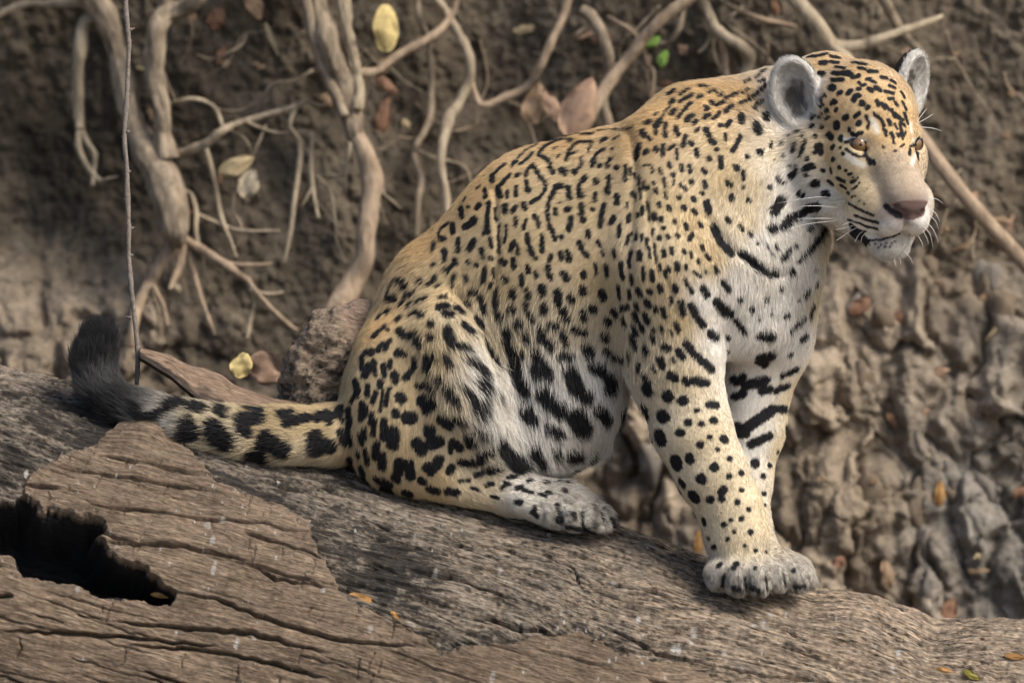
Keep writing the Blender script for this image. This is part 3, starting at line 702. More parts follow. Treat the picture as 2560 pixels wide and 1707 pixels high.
# the far side carries spots of the same sizes
back = np.nonzero((CN[:, 2] > 0.12) & (hinv(CV)[:, 0] < 2))[0]
rng2 = np.random.default_rng(5)
cand = CV[rng2.permutation(back)[:6000]]
taken = np.zeros((0, 3))
for p in cand:
    if len(taken) and (np.linalg.norm(taken - p, axis=1) < 46).any(): continue
    taken = np.vstack([taken, p])
    w = rng2.uniform(9, 16)
    d = rng2.normal(size=3) * 10
    SEG.append((p - d, p + d, w, 1.0))
print("coat segments", NVIS, len(SEG))

def coat_dark(P, seed=3):
    """0..1 blackness of the coat at points P (pixel units)"""
    o = np.argsort(P[:, 0]); Q = P[o].astype(np.float32)
    j = 1.9 * np.stack([vnoise(Q[:, 0] / 9, Q[:, 1] / 9, Q[:, 2] / 9, seed + i) for i in range(2)], 1) 
    j += 0.8 * np.stack([vnoise(Q[:, 0] / 4, Q[:, 1] / 4, Q[:, 2] / 4, seed + 7 + i) for i in range(2)], 1)
    Q[:, :2] += j
    K = np.zeros(len(Q), np.float32)
    x = Q[:, 0]
    for a, b, w, zf in SEG:
        m = w + 5
        i0, i1 = np.searchsorted(x, (min(a[0], b[0]) - m - 6, max(a[0], b[0]) + m + 6))
        if i1 <= i0: continue
        q = Q[i0:i1]
        sel = (q[:, 1] > min(a[1], b[1]) - m) & (q[:, 1] < max(a[1], b[1]) + m)
        if not sel.any(): continue
        q = q[sel]
        A = np.array([a[0], a[1], a[2] * zf]); B = np.array([b[0], b[1], b[2] * zf])
        q = q * np.array([1, 1, zf], np.float32)
        d = B - A; L = d @ d + 1e-6
        t = np.clip((q - A) @ d / L, 0, 1)
        dist = np.linalg.norm(q - A - t[:, None] * d, axis=1)
        v = np.clip(((w * 1.12 + 1.4 if w < 9 else 0.84 * w + 3.9) - dist) / 2.4 + 0.5, 0, 1)
        idx = np.nonzero(sel)[0] + i0
        K[idx] = np.maximum(K[idx], v)
    out = np.empty_like(K); out[o] = K
    return out

def ctrl(txt, n, codes=False):
    tok = txt.split(); step = 2 + n if not codes else 3
    P, A = [], []
    for i in range(0, len(tok), step):
        if codes:
            h = hit(float(tok[i + 1]), float(tok[i + 2])); val = COAT[tok[i]]
        else:
            h = hit(float(tok[i]), float(tok[i + 1])); val = [float(t) for t in tok[i + 2:i + step]]
        if h is not None: P.append(h); A.append(val)
    return np.array(P, np.float32), np.array(A, np.float32)

def idw(P, C, A, power=3.4):
    out = np.empty((len(P), A.shape[1]), np.float32)
    for i in range(0, len(P), 20000):
        p = P[i:i + 20000].astype(np.float32)
        d2 = ((p[:, None, :] - C[None]) ** 2).sum(2) + 400.0
        w = d2 ** (-power / 2)
        out[i:i + 20000] = (w @ A) / w.sum(1, keepdims=True)
    return out

CC = ctrl(CPTS, 0, True); FC = ctrl(FLOW, 2); LC = ctrl(LENS, 1)
FA = np.concatenate([FC[1], np.zeros((len(FC[1]), 1), np.float32)], 1)

def coat_base(P, Nn):
    c = idw(P, *CC)
    h = hinv(P)
    # backs of the ears are black, the fronts pale with a dark hollow
    for s, ec in ((1, (-11.4, 8.5, 4.2)), (-1, (-11.4, -8.0, 5.0))):
        fr = frame(np.array([-0.2, s * 0.22, 1.0]), np.array([0.8, s * 0.5, 0.1]))
        e = (h - np.array(ec)) @ fr.T               # up, out-facing, side
        near = (np.linalg.norm(e / np.array([5.4, 3.0, 3.9]), axis=1) < 1) & (e[:, 0] > -3.4)
        facing = Nn @ (HA @ fr[1])
        wob = 0.4 * vnoise(P[:, 0] / 12, P[:, 1] / 12, P[:, 2] / 12, 91)
        bk = near & (facing < -0.1) & (e[:, 1] < 0.2)
        c = np.where(bk[:, None], np.array([.03, .028, .026]), c)
        fr_ = (near & ~bk)
        c = np.where(fr_[:, None], np.array([.60, .58, .54]), c)
        r = np.linalg.norm(e[:, [0, 2]] / np.array([2.9, 1.5]) - np.array([-0.25, 0.1 * s]), axis=1) + wob
        dk = (1 - smooth01(r, 0.55, 1.25)) * fr_ * (facing > 0.1) * 0.85
        c = c * (1 - dk[:, None]) + np.array([.06, .05, .045]) * dk[:, None]
    return c

def coat_color(P, Nn):
    c = coat_base(P, Nn)
    n = fbm(P[:, 0] / 40, P[:, 1] / 40, P[:, 2] / 40, 3, 21)
    c = c * (1 + 0.10 * n[:, None])
    fz = smooth01(hinv(P)[:, 0], -6, -2)
    c = c * (1 + (0.22 * fz * fbm(P[:, 0] / 9, P[:, 1] / 9, P[:, 2] / 9, 3, 23))[:, None])
    for a, b, w, pc in PSEG:
        dd = b - a; t = np.clip((P - a) @ dd / (dd @ dd + 1e-6), 0, 1)
        dist = np.linalg.norm((P - a - t[:, None] * dd), axis=1)
        k = smooth01(-dist, -w - 5, -w + 6)[:, None]
        c = c * (1 - k) + np.array(pc) * k
    h = hinv(P)
    nz = smooth01(-np.linalg.norm((h - np.array([8.2, 0, -6.15])) / np.array([1.35, 2.6, 1.55]), axis=1), -1.05, -.95)[:, None]
    c = c * (1 - nz) + np.array([.15, .098, .09]) * nz
    mott = smooth01(P[:, 1], 1405, 1450) * (P[:, 0] > 1700) + smooth01(P[:, 0], 1330, 1420) * smooth01(P[:, 1], 1225, 1265) * (P[:, 0] < 1600)
    mv = fbm(P[:, 0] / 16, P[:, 1] / 16, P[:, 2] / 16, 3, 33)
    c = c * (1 - (mott * np.clip(.22 + 1.2 * mv, 0, .75)))[:, None]           # mud-stained paws
    k = coat_dark(P)[:, None]
    for s, ec in ((1, (-11.4, 8.5, 4.2)), (-1, (-11.4, -8.0, 5.0))):
        fr = frame(np.array([-0.2, s * 0.22, 1.0]), np.array([0.8, s * 0.5, 0.1]))
        e = (h - np.array(ec)) @ fr.T
        k = np.where(((np.linalg.norm(e / np.array([5.4, 3.0, 3.7]), axis=1) < 1) & (e[:, 0] > -3.0))[:, None], 0, k)
    # rosette centres and edges a touch richer
    return c * (1 - k) + np.array([.016, .016, .018]) * k

# ------------------------------------------------------------------ jaguar objects
coat_mat = attr_mat("coat_skin", "coat", 0.75, 0.15, (0.85, 1.12, 400.0))
jaguar = mesh_obj("jaguar", rigid(CV), F, coat_mat)
set_color(jaguar, "coat", coat_color(CV, CN))
tag(jaguar, "spotted jaguar sitting on the fallen log with head turned", "jaguar")

def fur_material():
    m, nt, b = new_mat("fur_strand")
    a = nt.nodes.new("ShaderNodeAttribute"); a.attribute_name = "coat"
    nt.links.new(a.outputs["Color"], b.inputs["Base Color"])
    b.inputs["Roughness"].default_value = 0.55
    b.inputs["Specular IOR Level"].default_value = 0.25
    return m

def make_fur(count):
    T = np.concatenate([F[:, [0, 1, 2]], F[:, [0, 2, 3]]])
    A, B, C = CV[T[:, 0]], CV[T[:, 1]], CV[T[:, 2]]
    ar = np.linalg.norm(np.cross(B - A, C - A), axis=1)
    cum = np.cumsum(ar); cum /= cum[-1]
    t = np.searchsorted(cum, rng.random(count))
    u, v = rng.random(count), rng.random(count)
    fl = u + v > 1; u[fl] = 1 - u[fl]; v[fl] = 1 - v[fl]
    P = A[t] + (B - A)[t] * u[:, None] + (C - A)[t] * v[:, None]
    N = CN[T[t, 0]] * (1 - u - v)[:, None] + CN[T[t, 1]] * u[:, None] + CN[T[t, 2]] * v[:, None]
    N /= np.linalg.norm(N, axis=1, keepdims=True)
    L = idw(P, *LC)[:, 0]
    h = hinv(P)
    # no hair on the eyes' rims or the nose leather
    for e in EYES:
        L = np.where(np.linalg.norm(h - np.array(e), axis=1) < 1.75, 0.0012, L)
    nose = np.linalg.norm((h - np.array([8.2, 0, -6.1])) / np.array([1.3, 2.5, 1.5]), axis=1) < 1
    keep = ~nose
    P, N, L, h = P[keep], N[keep], L[keep], h[keep]
    D = idw(P, FC[0], FA)
    n1 = np.stack([vnoise(P[:, 0] / 30, P[:, 1] / 30, P[:, 2] / 30, 40 + i) for i in range(3)], 1)
    n2 = rng.normal(size=P.shape)
    D = D / (np.linalg.norm(D, axis=1, keepdims=True) + 1e-6) + 0.25 * n1 + 0.16 * n2
    D -= N * (D * N).sum(1, keepdims=True)
    D /= np.linalg.norm(D, axis=1, keepdims=True) + 1e-6
    L = L * rng.uniform(0.8, 1.55, len(P)) / S                  # pixels
    col_ = coat_color(P + D * (L * rng.uniform(.3, .75, len(L)))[:, None], N)
    col_ *= rng.uniform(0.80, 1.16, (len(P), 1))
    lift = np.where(L > 22, 0.42, 0.34)[:, None] * rng.uniform(0.6, 1.5, (len(P), 1))
    K = 4
    pts = np.zeros((len(P), K, 3), np.float32)
    tt = np.linspace(0, 1, K)
    clump = np.stack([vnoise(P[:, 0] / 14, P[:, 1] / 14, P[:, 2] / 14, 60 + i) for i in range(3)], 1)
    for i, s in enumerate(tt):
        pts[:, i] = P - N * 1.0 + L[:, None] * (D * s * (0.75 + 0.25 * s) + N * lift * (s * (1.35 - 0.6 * s)) + clump * 0.18 * s * s)
    pts[:, :, 1] += (np.maximum(L - 20, 0)[:, None] * 0.25 * (tt ** 2)[None]).astype(np.float32)
    cu = bpy.data.hair_curves.new("fur")
    cu.add_curves([K] * len(P))
    cu.attributes["position"].data.foreach_set("vector", rigid(pts.reshape(-1, 3)).astype(np.float32).ravel())
    r = np.tile(np.array([0.9, 0.8, 0.55, 0.12], np.float32), (len(P), 1)) * 0.00030
    r *= np.where(L > 20, 1.0, 0.85)[:, None]
    ra = cu.attributes.get("radius") or cu.attributes.new("radius", 'FLOAT', 'POINT')
    ra.data.foreach_set("value", r.astype(np.float32).ravel())
    ca = cu.attributes.new("coat", 'FLOAT_COLOR', 'CURVE')
    c4 = np.ones((len(P), 4), np.float32); c4[:, :3] = col_
    ca.data.foreach_set("color", c4.ravel())
    cu.materials.append(fur_material())
    o = bpy.data.objects.new("fur", cu)
    col.objects.link(o); o.parent = jaguar
    return o
fur = make_fur(420000)

# eyes
def eye_material():
    m, nt, b = new_mat("eye_surface")
    a = nt.nodes.new("ShaderNodeAttribute"); a.attribute_name = "iris"
    nt.links.new(a.outputs["Color"], b.inputs["Base Color"])
    b.inputs["Roughness"].default_value = 0.06
    b.inputs["Specular IOR Level"].default_value = 0.6
    b.inputs["Coat Weight"].default_value = 0.6
    return m
em = eye_material()
for e in EYES:
    c = hd(e[0] - 0.42, e[1] * 0.97, e[2])
    s = 1 if e[1] > 0 else -1
    gaze = hvec(0.93, s * 0.10, -0.05); gaze /= np.linalg.norm(gaze)
    gaze = gaze * 0.25 + np.array([0.06, 0.02, -1]) * 0.75; gaze /= np.linalg.norm(gaze)
    fr = frame(gaze, (0, -1, 0))
    nu, nv = 64, 40
    vs, cs = [], []
    for j in range(nv + 1):
        th = math.pi * (j / nv) ** 1.25
        for i in range(nu):
            ph = 2 * math.pi * i / nu
            bul = 1 + 0.06 * max(0, math.cos(th)) ** 6
            d = fr[0] * math.cos(th) * bul + (fr[1] * math.cos(ph) + fr[2] * math.sin(ph)) * math.sin(th)
            vs.append(c + d * EYE_R * HS)
            if th < 0.15: k = (.006, .005, .005)
            elif th < 0.70:
                q = (th - .15) / .55
                st = 0.8 + 0.35 * (_hash(np.array([i]), np.array([0]), np.array([0]), 3)[0])
                k = tuple(x * st for x in ((.25 - .09 * q), (.145 - .06 * q), (.06 - .03 * q)))
            elif th < 0.8: k = (.03, .018, .01)
            else: k = (.018, .014, .012)
            cs.append(k)
    fs = [[j * nu + i, (j + 1) * nu + i, (j + 1) * nu + (i + 1) % nu, j * nu + (i + 1) % nu] for j in range(nv) for i in range(nu)]
    eo = mesh_obj("eye", rigid(np.array(vs)), fs, em, jaguar)
    set_color(eo, "iris", np.array(cs))

# whiskers
wm, _, wb = new_mat("whisker_hair"); wb.inputs["Base Color"].default_value = (.85, .83, .78, 1); wb.inputs["Roughness"].default_value = 0.4
WH = """830 990 620 965 420 968;870 1090 500 1130 280 1190;860 1085 620 1080 385 1085;800 910 600 880 210 940;430 790 330 900 290 1010;960 1130 830 1170 745 1185;970 1150 850 1220 745 1290
1020 1190 960 1230 920 1300;1040 1200 990 1250 975 1300;940 1100 860 1120 800 1150;1590 985 1660 1040 1700 1120;1585 1040 1660 1110 1690 1190;1570 1110 1640 1190 1690 1310;1550 1160 1610 1230 1640 1360
1540 1190 1580 1260 1600 1320;1510 1230 1550 1300 1565 1350;1585 905 1660 905 1725 950;1500 190 1560 110 1600 60;1510 200 1600 150 1660 110;1540 235 1650 245 1740 270;1380 1380 1430 1440 1465 1500
1330 1430 1345 1470 1350 1510;1280 1440 1290 1480 1300 1530"""
def tube(name, pts, rad, mat, parent=None, seg=6, jitter=0.0, sub=4, taper_end=True, seed=0):
    """smooth tube through points (metres) with a radius at each"""
    pts = np.array(pts, float); rad = np.array(rad, float)
    n = len(pts)
    P, R_ = [], []
    for i in range(n - 1):
        p0, p1, p2, p3 = pts[max(i - 1, 0)], pts[i], pts[i + 1], pts[min(i + 2, n - 1)]
        for k in range(sub):
            t = k / sub
            P.append(0.5 * ((2 * p1) + (-p0 + p2) * t + (2 * p0 - 5 * p1 + 4 * p2 - p3) * t * t + (-p0 + 3 * p1 - 3 * p2 + p3) * t ** 3))
            R_.append(rad[i] * (1 - t) + rad[i + 1] * t)
    P.append(pts[-1]); R_.append(rad[-1])
    P = np.array(P); R_ = np.array(R_)
    T = np.gradient(P, axis=0); T /= np.linalg.norm(T, axis=1, keepdims=True) + 1e-12
    up = np.array([0.13, 1.0, 0.21]); up /= np.linalg.norm(up)
    verts = []
    a_ = np.arange(seg) * 2 * math.pi / seg
    for p, t, r in zip(P, T, R_):
        x = np.cross(t, up); x /= np.linalg.norm(x) + 1e-12
        y = np.cross(t, x)
        verts.append(p + r * (np.cos(a_)[:, None] * x + np.sin(a_)[:, None] * y))
    Vt = np.array(verts)
    if jitter:
        L_ = np.concatenate([[0], np.cumsum(np.linalg.norm(np.diff(P, axis=0), axis=1))]) / np.mean(rad)
        ca, sa = np.broadcast_to(np.cos(a_), Vt.shape[:2]), np.broadcast_to(np.sin(a_), Vt.shape[:2])
        ln = np.broadcast_to(L_[:, None], Vt.shape[:2])
        k = 0.9 * fbm(ca * 1.1, sa * 1.1, ln * 0.45, 3, seed) + 0.75 * fbm(ca * 3.2, sa * 3.2, ln * 0.22, 3, seed + 5) + 0.4 * vnoise(ca * 0 + seed, sa * 0, ln * 0.6, seed + 8)
        cen = P[:, None, :]
        Vt = cen + (Vt - cen) * (1 + jitter * 1.5 * k)[..., None]
        P2 = P + 0
    m = len(P)
    idx = np.arange(m * seg).reshape(m, seg)
    q = np.stack([idx[:-1], idx[1:], np.roll(idx[1:], -1, 1), np.roll(idx[:-1], -1, 1)], -1).reshape(-1, 4)
    fs = q.tolist() + [idx[0].tolist(), idx[-1][::-1].tolist()]
    return Vt.reshape(-1, 3), fs
for k, st in enumerate(WH.replace("\n", ";").split(";")):
    v = [float(t) for t in st.split()]
    p2 = [(1880 + v[i] * .26786, 260 + v[i + 1] * .26786) for i in range(0, 6, 2)]
    h0 = hit(*p2[0])
    if h0 is None: continue
    sgn = -1 if p2[0][0] < 2230 else 0.4
    pts = []
    for i, p in enumerate(p2):
        pts.append((p[0], p[1], h0[2] + (4 if i == 0 else sgn * 22 * i)))
    vv, ff = tube("whisker", rigid(np.array(pts)), [0.00042, 0.00036, 0.0001], wm, seg=5, sub=5)
    mesh_obj("whisker", vv, ff, wm, jaguar)

# ------------------------------------------------------------------ the setting: ground and bank
def persp(px, py, q):
    """photograph pixel at q pixels behind the cat -> metres"""
    depth = DIST + q * S
    return CAM + FW * depth + (RT * (px - 1280) - UP * (py - 853.5)) * S * depth / DIST

def pk(q):
    return 1 + q * S / DIST

def bank_large(x, y):
    x = np.asarray(x, float); y = np.asarray(y, float)
    q = 1330 - 0.10 * (y - 850) + 90 * vnoise(x / 620, y / 520, None, 71) + 35 * vnoise(x / 240, y / 260, None, 72)
    q += 110 * np.exp(-((x - 130) / 330) ** 2 - ((y - 420) / 360) ** 2)          # dark hollow behind the roots
    q -= 120 * smooth01(y, 640, 1000) * smooth01(x, 1650, 2150)                    # the clay stands forward at the right
    q -= 70 * smooth01(y, 700, 950) * (1 - smooth01(x, 250, 600))
    return q

def clod_zone(x, y):
    n = 60 * vnoise(x / 150, y / 150, None, 80)
    a = smooth01(y + n, 560, 760) * smooth01(x + n, 1500, 1800)
    b = smooth01(y + n, 560, 760) * (1 - smooth01(x + n, 380, 600))
    c = smooth01(y + n, 930, 1050)
    return np.maximum(np.maximum(a, b), c)

def bank_q(x, y):
    q = bank_large(x, y)
    z = clod_zone(x, y)
    wx = x + 40 * vnoise(x / 90, y / 90, None, 81) + 14 * vnoise(x / 30, y / 30, None, 181); wy = y + 50 * vnoise(x / 90, y / 90, None, 82) + 16 * vnoise(x / 30, y / 30, None, 182)
    f1, f2, idc = worley(wx / 130, wy / 215, 83)
    g1, g2, idg = worley(wx / 52 + 7, wy / 74 + 3, 84)
    clod = 75 * (idc - 0.4) + 34 * smooth01(f2 - f1, 0.0, 0.45) + 10 * smooth01(g2 - g1, 0, 0.5) + 20 * (idg - 0.5) + 26 * fbm(x / 60, y / 110, None, 4, 92) + 13 * vnoise(x / 26, y / 120, None, 93) - 26 * np.maximum(vnoise(x / 34, y / 190, None, 94) - .35, 0)
    rough = 26 * fbm(x / 95, y / 120, None, 5, 85, 0.62) + 9 * np.abs(fbm(x / 22, y / 26, None, 3, 86))
    h1, h2, idh = worley(wx / 55 + 3, wy / 60 + 1, 88)
    rough = rough + 9 * (idh - 0.5) + 10 * np.maximum(vnoise(x / 18, y / 30, None, 89), 0)
    fine = 7.0 * fbm(x / 14, y / 14, None, 3, 87)
    return q - z * clod - (1 - z) * rough * 1.25 - fine, z, idc, idg, f2 - f1

def axis_steps(lo, a, b, hi, d, D):
    return np.concatenate([np.arange(lo, a - 780, D), np.arange(a - 780, a, 13.0), np.arange(a, b, d), np.arange(b, b + 780, 13.0), np.arange(b + 780, hi + 1, D)])
bx = axis_steps(-2600, -120, 2680, 5200, 6.0, 40.0)
by = axis_steps(-1700, -120, 1800, 3200, 6.0, 40.0)
BX, BY = np.meshgrid(bx, by, indexing='ij')
BQ, BZ, BI, BG, BE = bank_q(BX, BY)
bank_pts = np.stack([(BX - 1280) * pk(1300) + 1280, (BY - 853.5) * pk(1300) + 853.5, BQ], -1)
# the top of the bank rolls back into level ground
top = bank_pts[:, :1].copy()
rolls = []
for i, (dy, dq) in enumerate(((-60, 120), (-110, 400), (-150, 1500), (-160, 6000), (-160, 30000))):
    t_ = top.copy(); t_[..., 1] += dy; t_[..., 2] += dq; rolls.append(t_)
bank_all = np.concatenate(rolls[::-1] + [bank_pts], 1)
def grid_faces(n, m):
    i = np.arange(n * m).reshape(n, m)
    return np.stack([i[:-1, :-1], i[:-1, 1:], i[1:, 1:], i[1:, :-1]], -1).reshape(-1, 4)
nb, mb = bank_all.shape[:2]
pn = fbm(BX / 170, BY / 170, None, 4, 90)
pn2 = fbm(BX / 40, BY / 46, None, 3, 91)
dark = np.array([.110, .090, .066]); mid = np.array([.215, .178, .134]); clay = np.array([.345, .280, .208]); grey = np.array([.295, .268, .232])
zz = BZ[..., None]
soil = dark + (mid - dark) * np.clip(0.35 + 0.8 * pn + 0.5 * pn2, 0, 1)[..., None]
soil *= (1 - 0.45 * np.exp(-((BX - 90) / 330) ** 2 - ((BY - 380) / 330) ** 2))[..., None]     # darker earth at the upper left
gm = np.clip(smooth01(BX, 2000, 2500) * smooth01(BY, 900, 1300) + 0.8 * pn, 0, 1)[..., None]
cl = clay * (1 - gm) + grey * gm
cl = cl * (0.72 + 0.45 * BI[..., None]) * (1 + 0.35 * pn2[..., None])
cl = cl * (1 - 0.25 * (1 - smooth01(BX, 300, 700))[..., None])
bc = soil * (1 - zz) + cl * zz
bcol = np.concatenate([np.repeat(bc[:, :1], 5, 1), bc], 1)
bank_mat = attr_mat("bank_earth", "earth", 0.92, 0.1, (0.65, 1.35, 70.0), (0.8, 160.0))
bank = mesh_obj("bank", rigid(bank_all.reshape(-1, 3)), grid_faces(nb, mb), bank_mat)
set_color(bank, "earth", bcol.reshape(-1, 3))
tag(bank, "steep eroded earth bank of dark soil and clay behind the log", None, None, "structure")

gm_ = noise_mat("river_mud", (.10, .08, .06), (.19, .15, .11), 3.0, 0.8, 0.3, 0.4)
gx = np.linspace(-60, 60, 41)
GX, GY = np.meshgrid(gx, gx, indexing='ij')
GZ = 0.1 + 0.03 * fbm(GX / 2, GY / 2, None, 3, 5)
ground = mesh_obj("ground", np.stack([GX, GY - 40, GZ], -1).reshape(-1, 3), grid_faces(41, 41), gm_)
tag(ground, "flat brown mud ground in front of the bank", None, None, "structure")

# loose lumps of clay standing out of the bank
def lump(seed, n=3):
    bm = bmesh.new(); bmesh.ops.create_icosphere(bm, subdivisions=n, radius=1.0)
    v = np.array([w.co for w in bm.verts]); fs = [[w.index for w in f.verts] for f in bm.faces]; bm.free()
    r = 1 + 0.25 * fbm(v[:, 0] * 4.2, v[:, 1] * 4.2 + seed, v[:, 2] * 4.2, 3, seed + 3) + 0.55 * fbm(v[:, 0] * 1.2 + seed * 9, v[:, 1] * 1.2, v[:, 2] * 1.2, 4, seed, .6)
    rg = np.random.default_rng(seed)
    for _ in range(7):                       # broken faces
        n = rg.normal(size=3); n /= np.linalg.norm(n); c = rg.uniform(.5, .8)
        d = v @ n - c
        v = v - n * np.maximum(d, 0)[:, None] * .9
    return v * r[:, None], fs
clod_mats = [noise_mat("clod_clay", (.205, .162, .118), (.34, .275, .205), 60, .92, .1, .5), noise_mat("clod_grey", (.19, .17, .147), (.30, .27, .235), 60, .92, .1, .5),
             noise_mat("clod_brown", (.15, .118, .086), (.26, .205, .15), 60, .92, .1, .5)]
lump_mesh = []
for k in range(6):
    v, fs = lump(200 + k)
    for mi in range(3):
        me = bpy.data.meshes.new("clod"); me.from_pydata(v.tolist(), [], fs); me.materials.append(clod_mats[mi])
        me.polygons.foreach_set("use_smooth", np.ones(len(fs), bool)); lump_mesh.append(me)
r3 = np.random.default_rng(31)
placed = 0
while placed < 70:
    x, y = r3.uniform(-40, 2600), r3.uniform(620, 1640)
    if float(clod_zone(np.array(x), np.array(y))) < 0.6: continue
    if 560 < x < 1350 and r3.random() < .8: continue
    w = r3.uniform(22, 48) * (1.3 if r3.random() < .15 else 1); h = w * r3.uniform(1.2, 2.6)
    q = float(bank_q(np.array(x), np.array(y))[0])
    o = bpy.data.objects.new("clod", lump_mesh[int(r3.integers(18))])
    col.objects.link(o); o.parent = bank
    o.location = persp(x, y, q + w * 0.7)
    o.scale = (w * S, w * S * 0.8, h * S)
    o.rotation_euler = (r3.uniform(-.3, .3), r3.uniform(-.35, .35), r3.uniform(-1, 1))
    placed += 1

# ------------------------------------------------------------------ the log
TH = math.atan(0.27)
LA = np.array([math.cos(TH), math.sin(TH), 0.0]); LP = np.array([math.sin(TH), -math.cos(TH), 0.0]); LT = np.array([0, 0, -1.0])
LC0 = np.array([0, 905.0, LOG_Q]) - LOG_R * LP
def z7(*p): return [(x * .5527, 1000 + y * .5527) for x, y in zip(p[::2], p[1::2])]
HOLE_CORE = z7(140, 440, 230, 500, 330, 500, 480, 530, 510, 570, 485, 600, 530, 670, 600, 710, 690, 730, 710, 770, 760, 820, 815, 850, 810, 890, 790, 905, 690, 880, 600, 870, 500, 860, 400, 820, 250, 800, 130, 770, 100, 700, 30, 680, 0, 690)
HOLE = [(-700, 1210), (0, 1262)] + HOLE_CORE + [(-700, 1330)]
SHELL = [(-2500, 1330), (-700, 1330)] + HOLE_CORE[::-1] + z7(135, 420, 150, 330, 300, 260, 460, 200, 480, 170, 600, 110, 690, 95, 770, 150, 790, 200, 890, 260, 930, 320, 1000, 380, 1240, 450, 1400, 530, 1440, 620, 1480, 720, 1550, 830, 1600, 890, 1700, 950, 1850, 1010, 1960, 1090, 1990, 1140) + \
    [(1160, 1612), (1300, 1590), (1402, 1580), (1449, 1574), (1524, 1609), (1576, 1638), (1709, 1655), (1778, 1701), (1850, 1760), (2100, 2400), (2300, 4000), (-2500, 4000)]
tl = np.concatenate([np.arange(-1500, -140, 22), np.arange(-140, 2760, 2.7), np.arange(2760, 4200, 22)])
ph = np.radians(np.concatenate([np.arange(-178, -24, 3.0), np.arange(-24, 128, 0.26), np.arange(128, 180, 3.0)]))
TT, PH = np.meshgrid(tl, ph, indexing='ij')
AR = PH * LOG_R                                           # arc length coordinate
base = LC0 + TT[..., None] * LA + LOG_R * (np.cos(PH)[..., None] * LP + np.sin(PH)[..., None] * LT)
sx = base[..., 0] + 9 * vnoise(TT / 30, AR / 30, None, 101) + 4 * vnoise(TT / 9, AR / 9, None, 102)
sy = base[..., 1] + 9 * vnoise(TT / 34, AR / 26, None, 103) + 4 * vnoise(TT / 10, AR / 8, None, 104)
fr_ = (PH > 0)
shell = np.where(fr_ & (PH < 1.62), in_poly(sx, sy, SHELL), PH >= 1.62)
hole = fr_ & (PH < 1.62) & in_poly(sx, sy, HOLE)
shell = shell & ~hole
ds = poly_dist(sx, sy, SHELL); dh = poly_dist(sx, sy, HOLE)
hgt = np.zeros(TT.shape)
# crest profile
cx_ = np.array([-1500, -300, 0, 205, 420, 1000, 1500, 1640, 1760, 1900, 2040, 2110, 2180, 2290, 2345, 2450, 2560, 2700, 4200]) 
cy_ = np.array([0, 10, -22, -8, 0, 6, 12, 8, -8, -12, -14, 4, 8, -10, -26, 2, 30, 40, 0])
crest = np.interp(TT * math.cos(TH), cx_, cy_)
hgt += crest * (1 - smooth01(np.abs(PH), 0.35, 0.9))
hgt += 16 * vnoise(TT / 420, AR / 300, None, 110) + 7 * vnoise(TT / 150, AR / 90, None, 111)
# weathered wood: ridges along the grain
wv = AR + 30 * vnoise(TT / 330, AR / 260, None, 112) + 8 * vnoise(TT / 90, AR / 60, None, 113)
rid = 1 - np.abs(fbm(TT / 260, wv / 26, None, 3, 114))
rid2 = 1 - np.abs(fbm(TT / 110, wv / 10, None, 3, 115))
fib = fbm(TT / 60, wv / 4.5, None, 2, 116)
pit = vnoise(TT / 26, wv / 16, None, 117)
weather = 17 * (rid - 0.8) + 11.0 * (rid2 - 0.8) + 3.2 * fib - 5 * np.maximum(pit - .45, 0) * 2
barky = 3.2 * fbm(TT / 90, wv / 30, None, 3, 120) + 2.0 * fbm(TT / 70, wv / 7, None, 3, 121) + 0.9 * fib
shf = np.where(shell, smooth01(ds, 0, 7), 0.0)
hgt += np.where(shell, barky + 17 * shf + 6 * shf * vnoise(TT / 60, AR / 60, None, 122), weather)
lumpm = np.exp(-((base[..., 0] - 365) / 75) ** 2 - ((base[..., 1] - 1085) / 48) ** 2) * fr_
hgt += 26 * lumpm * shell
hgt = np.where(hole, hgt - 20 - 190 * smooth01(dh, 0, 34), hgt)
# cracks along the grain
crackmask = np.zeros(TT.shape, np.float32)
def crack(t0, t1, a0, slope, width, depth, seed, prof=None):
    i0, i1 = np.searchsorted(tl, (t0, t1))
    if i1 - i0 < 4: return
    t = tl[i0:i1]
    if prof is None:
        ac = a0 + slope * (t - t0) + 9 * vnoise(t / 160, t * 0 + seed, None, seed) + 3 * vnoise(t / 24, t * 0 + seed, None, seed + 1)
    else:
        ac = prof + 3 * vnoise(t / 22, t * 0 + seed, None, seed + 1)
    u = (t - t0) / (t1 - t0)
    w = width * (0.35 + np.sqrt(np.clip(4 * u * (1 - u), 0, 1))) * (0.75 + 0.5 * (vnoise(t / 40, t * 0, None, seed + 2) + 1) / 2)
    lo, hi = (ac.min() - 4 * width) / LOG_R, (ac.max() + 4 * width) / LOG_R
    j0, j1 = np.searchsorted(ph, (lo, hi))
    if j1 <= j0: return
    d = (AR[i0:i1, j0:j1] - ac[:, None]) / w[:, None]
    g = np.exp(-d * d) * np.clip(6 * u * (1 - u) + .1, 0, 1)[:, None]
    m = ~hole[i0:i1, j0:j1]
    hgt[i0:i1, j0:j1] -= depth * g * m
    crackmask[i0:i1, j0:j1] = np.maximum(crackmask[i0:i1, j0:j1], g * m)
def to_ta(x, y):
    d = np.array([x, y, 0]) - np.array([LC0[0], LC0[1], 0])
    t = d @ LA; v = np.clip((d @ LP) / LOG_R, -1, 1)
    return t, math.acos(v) * LOG_R
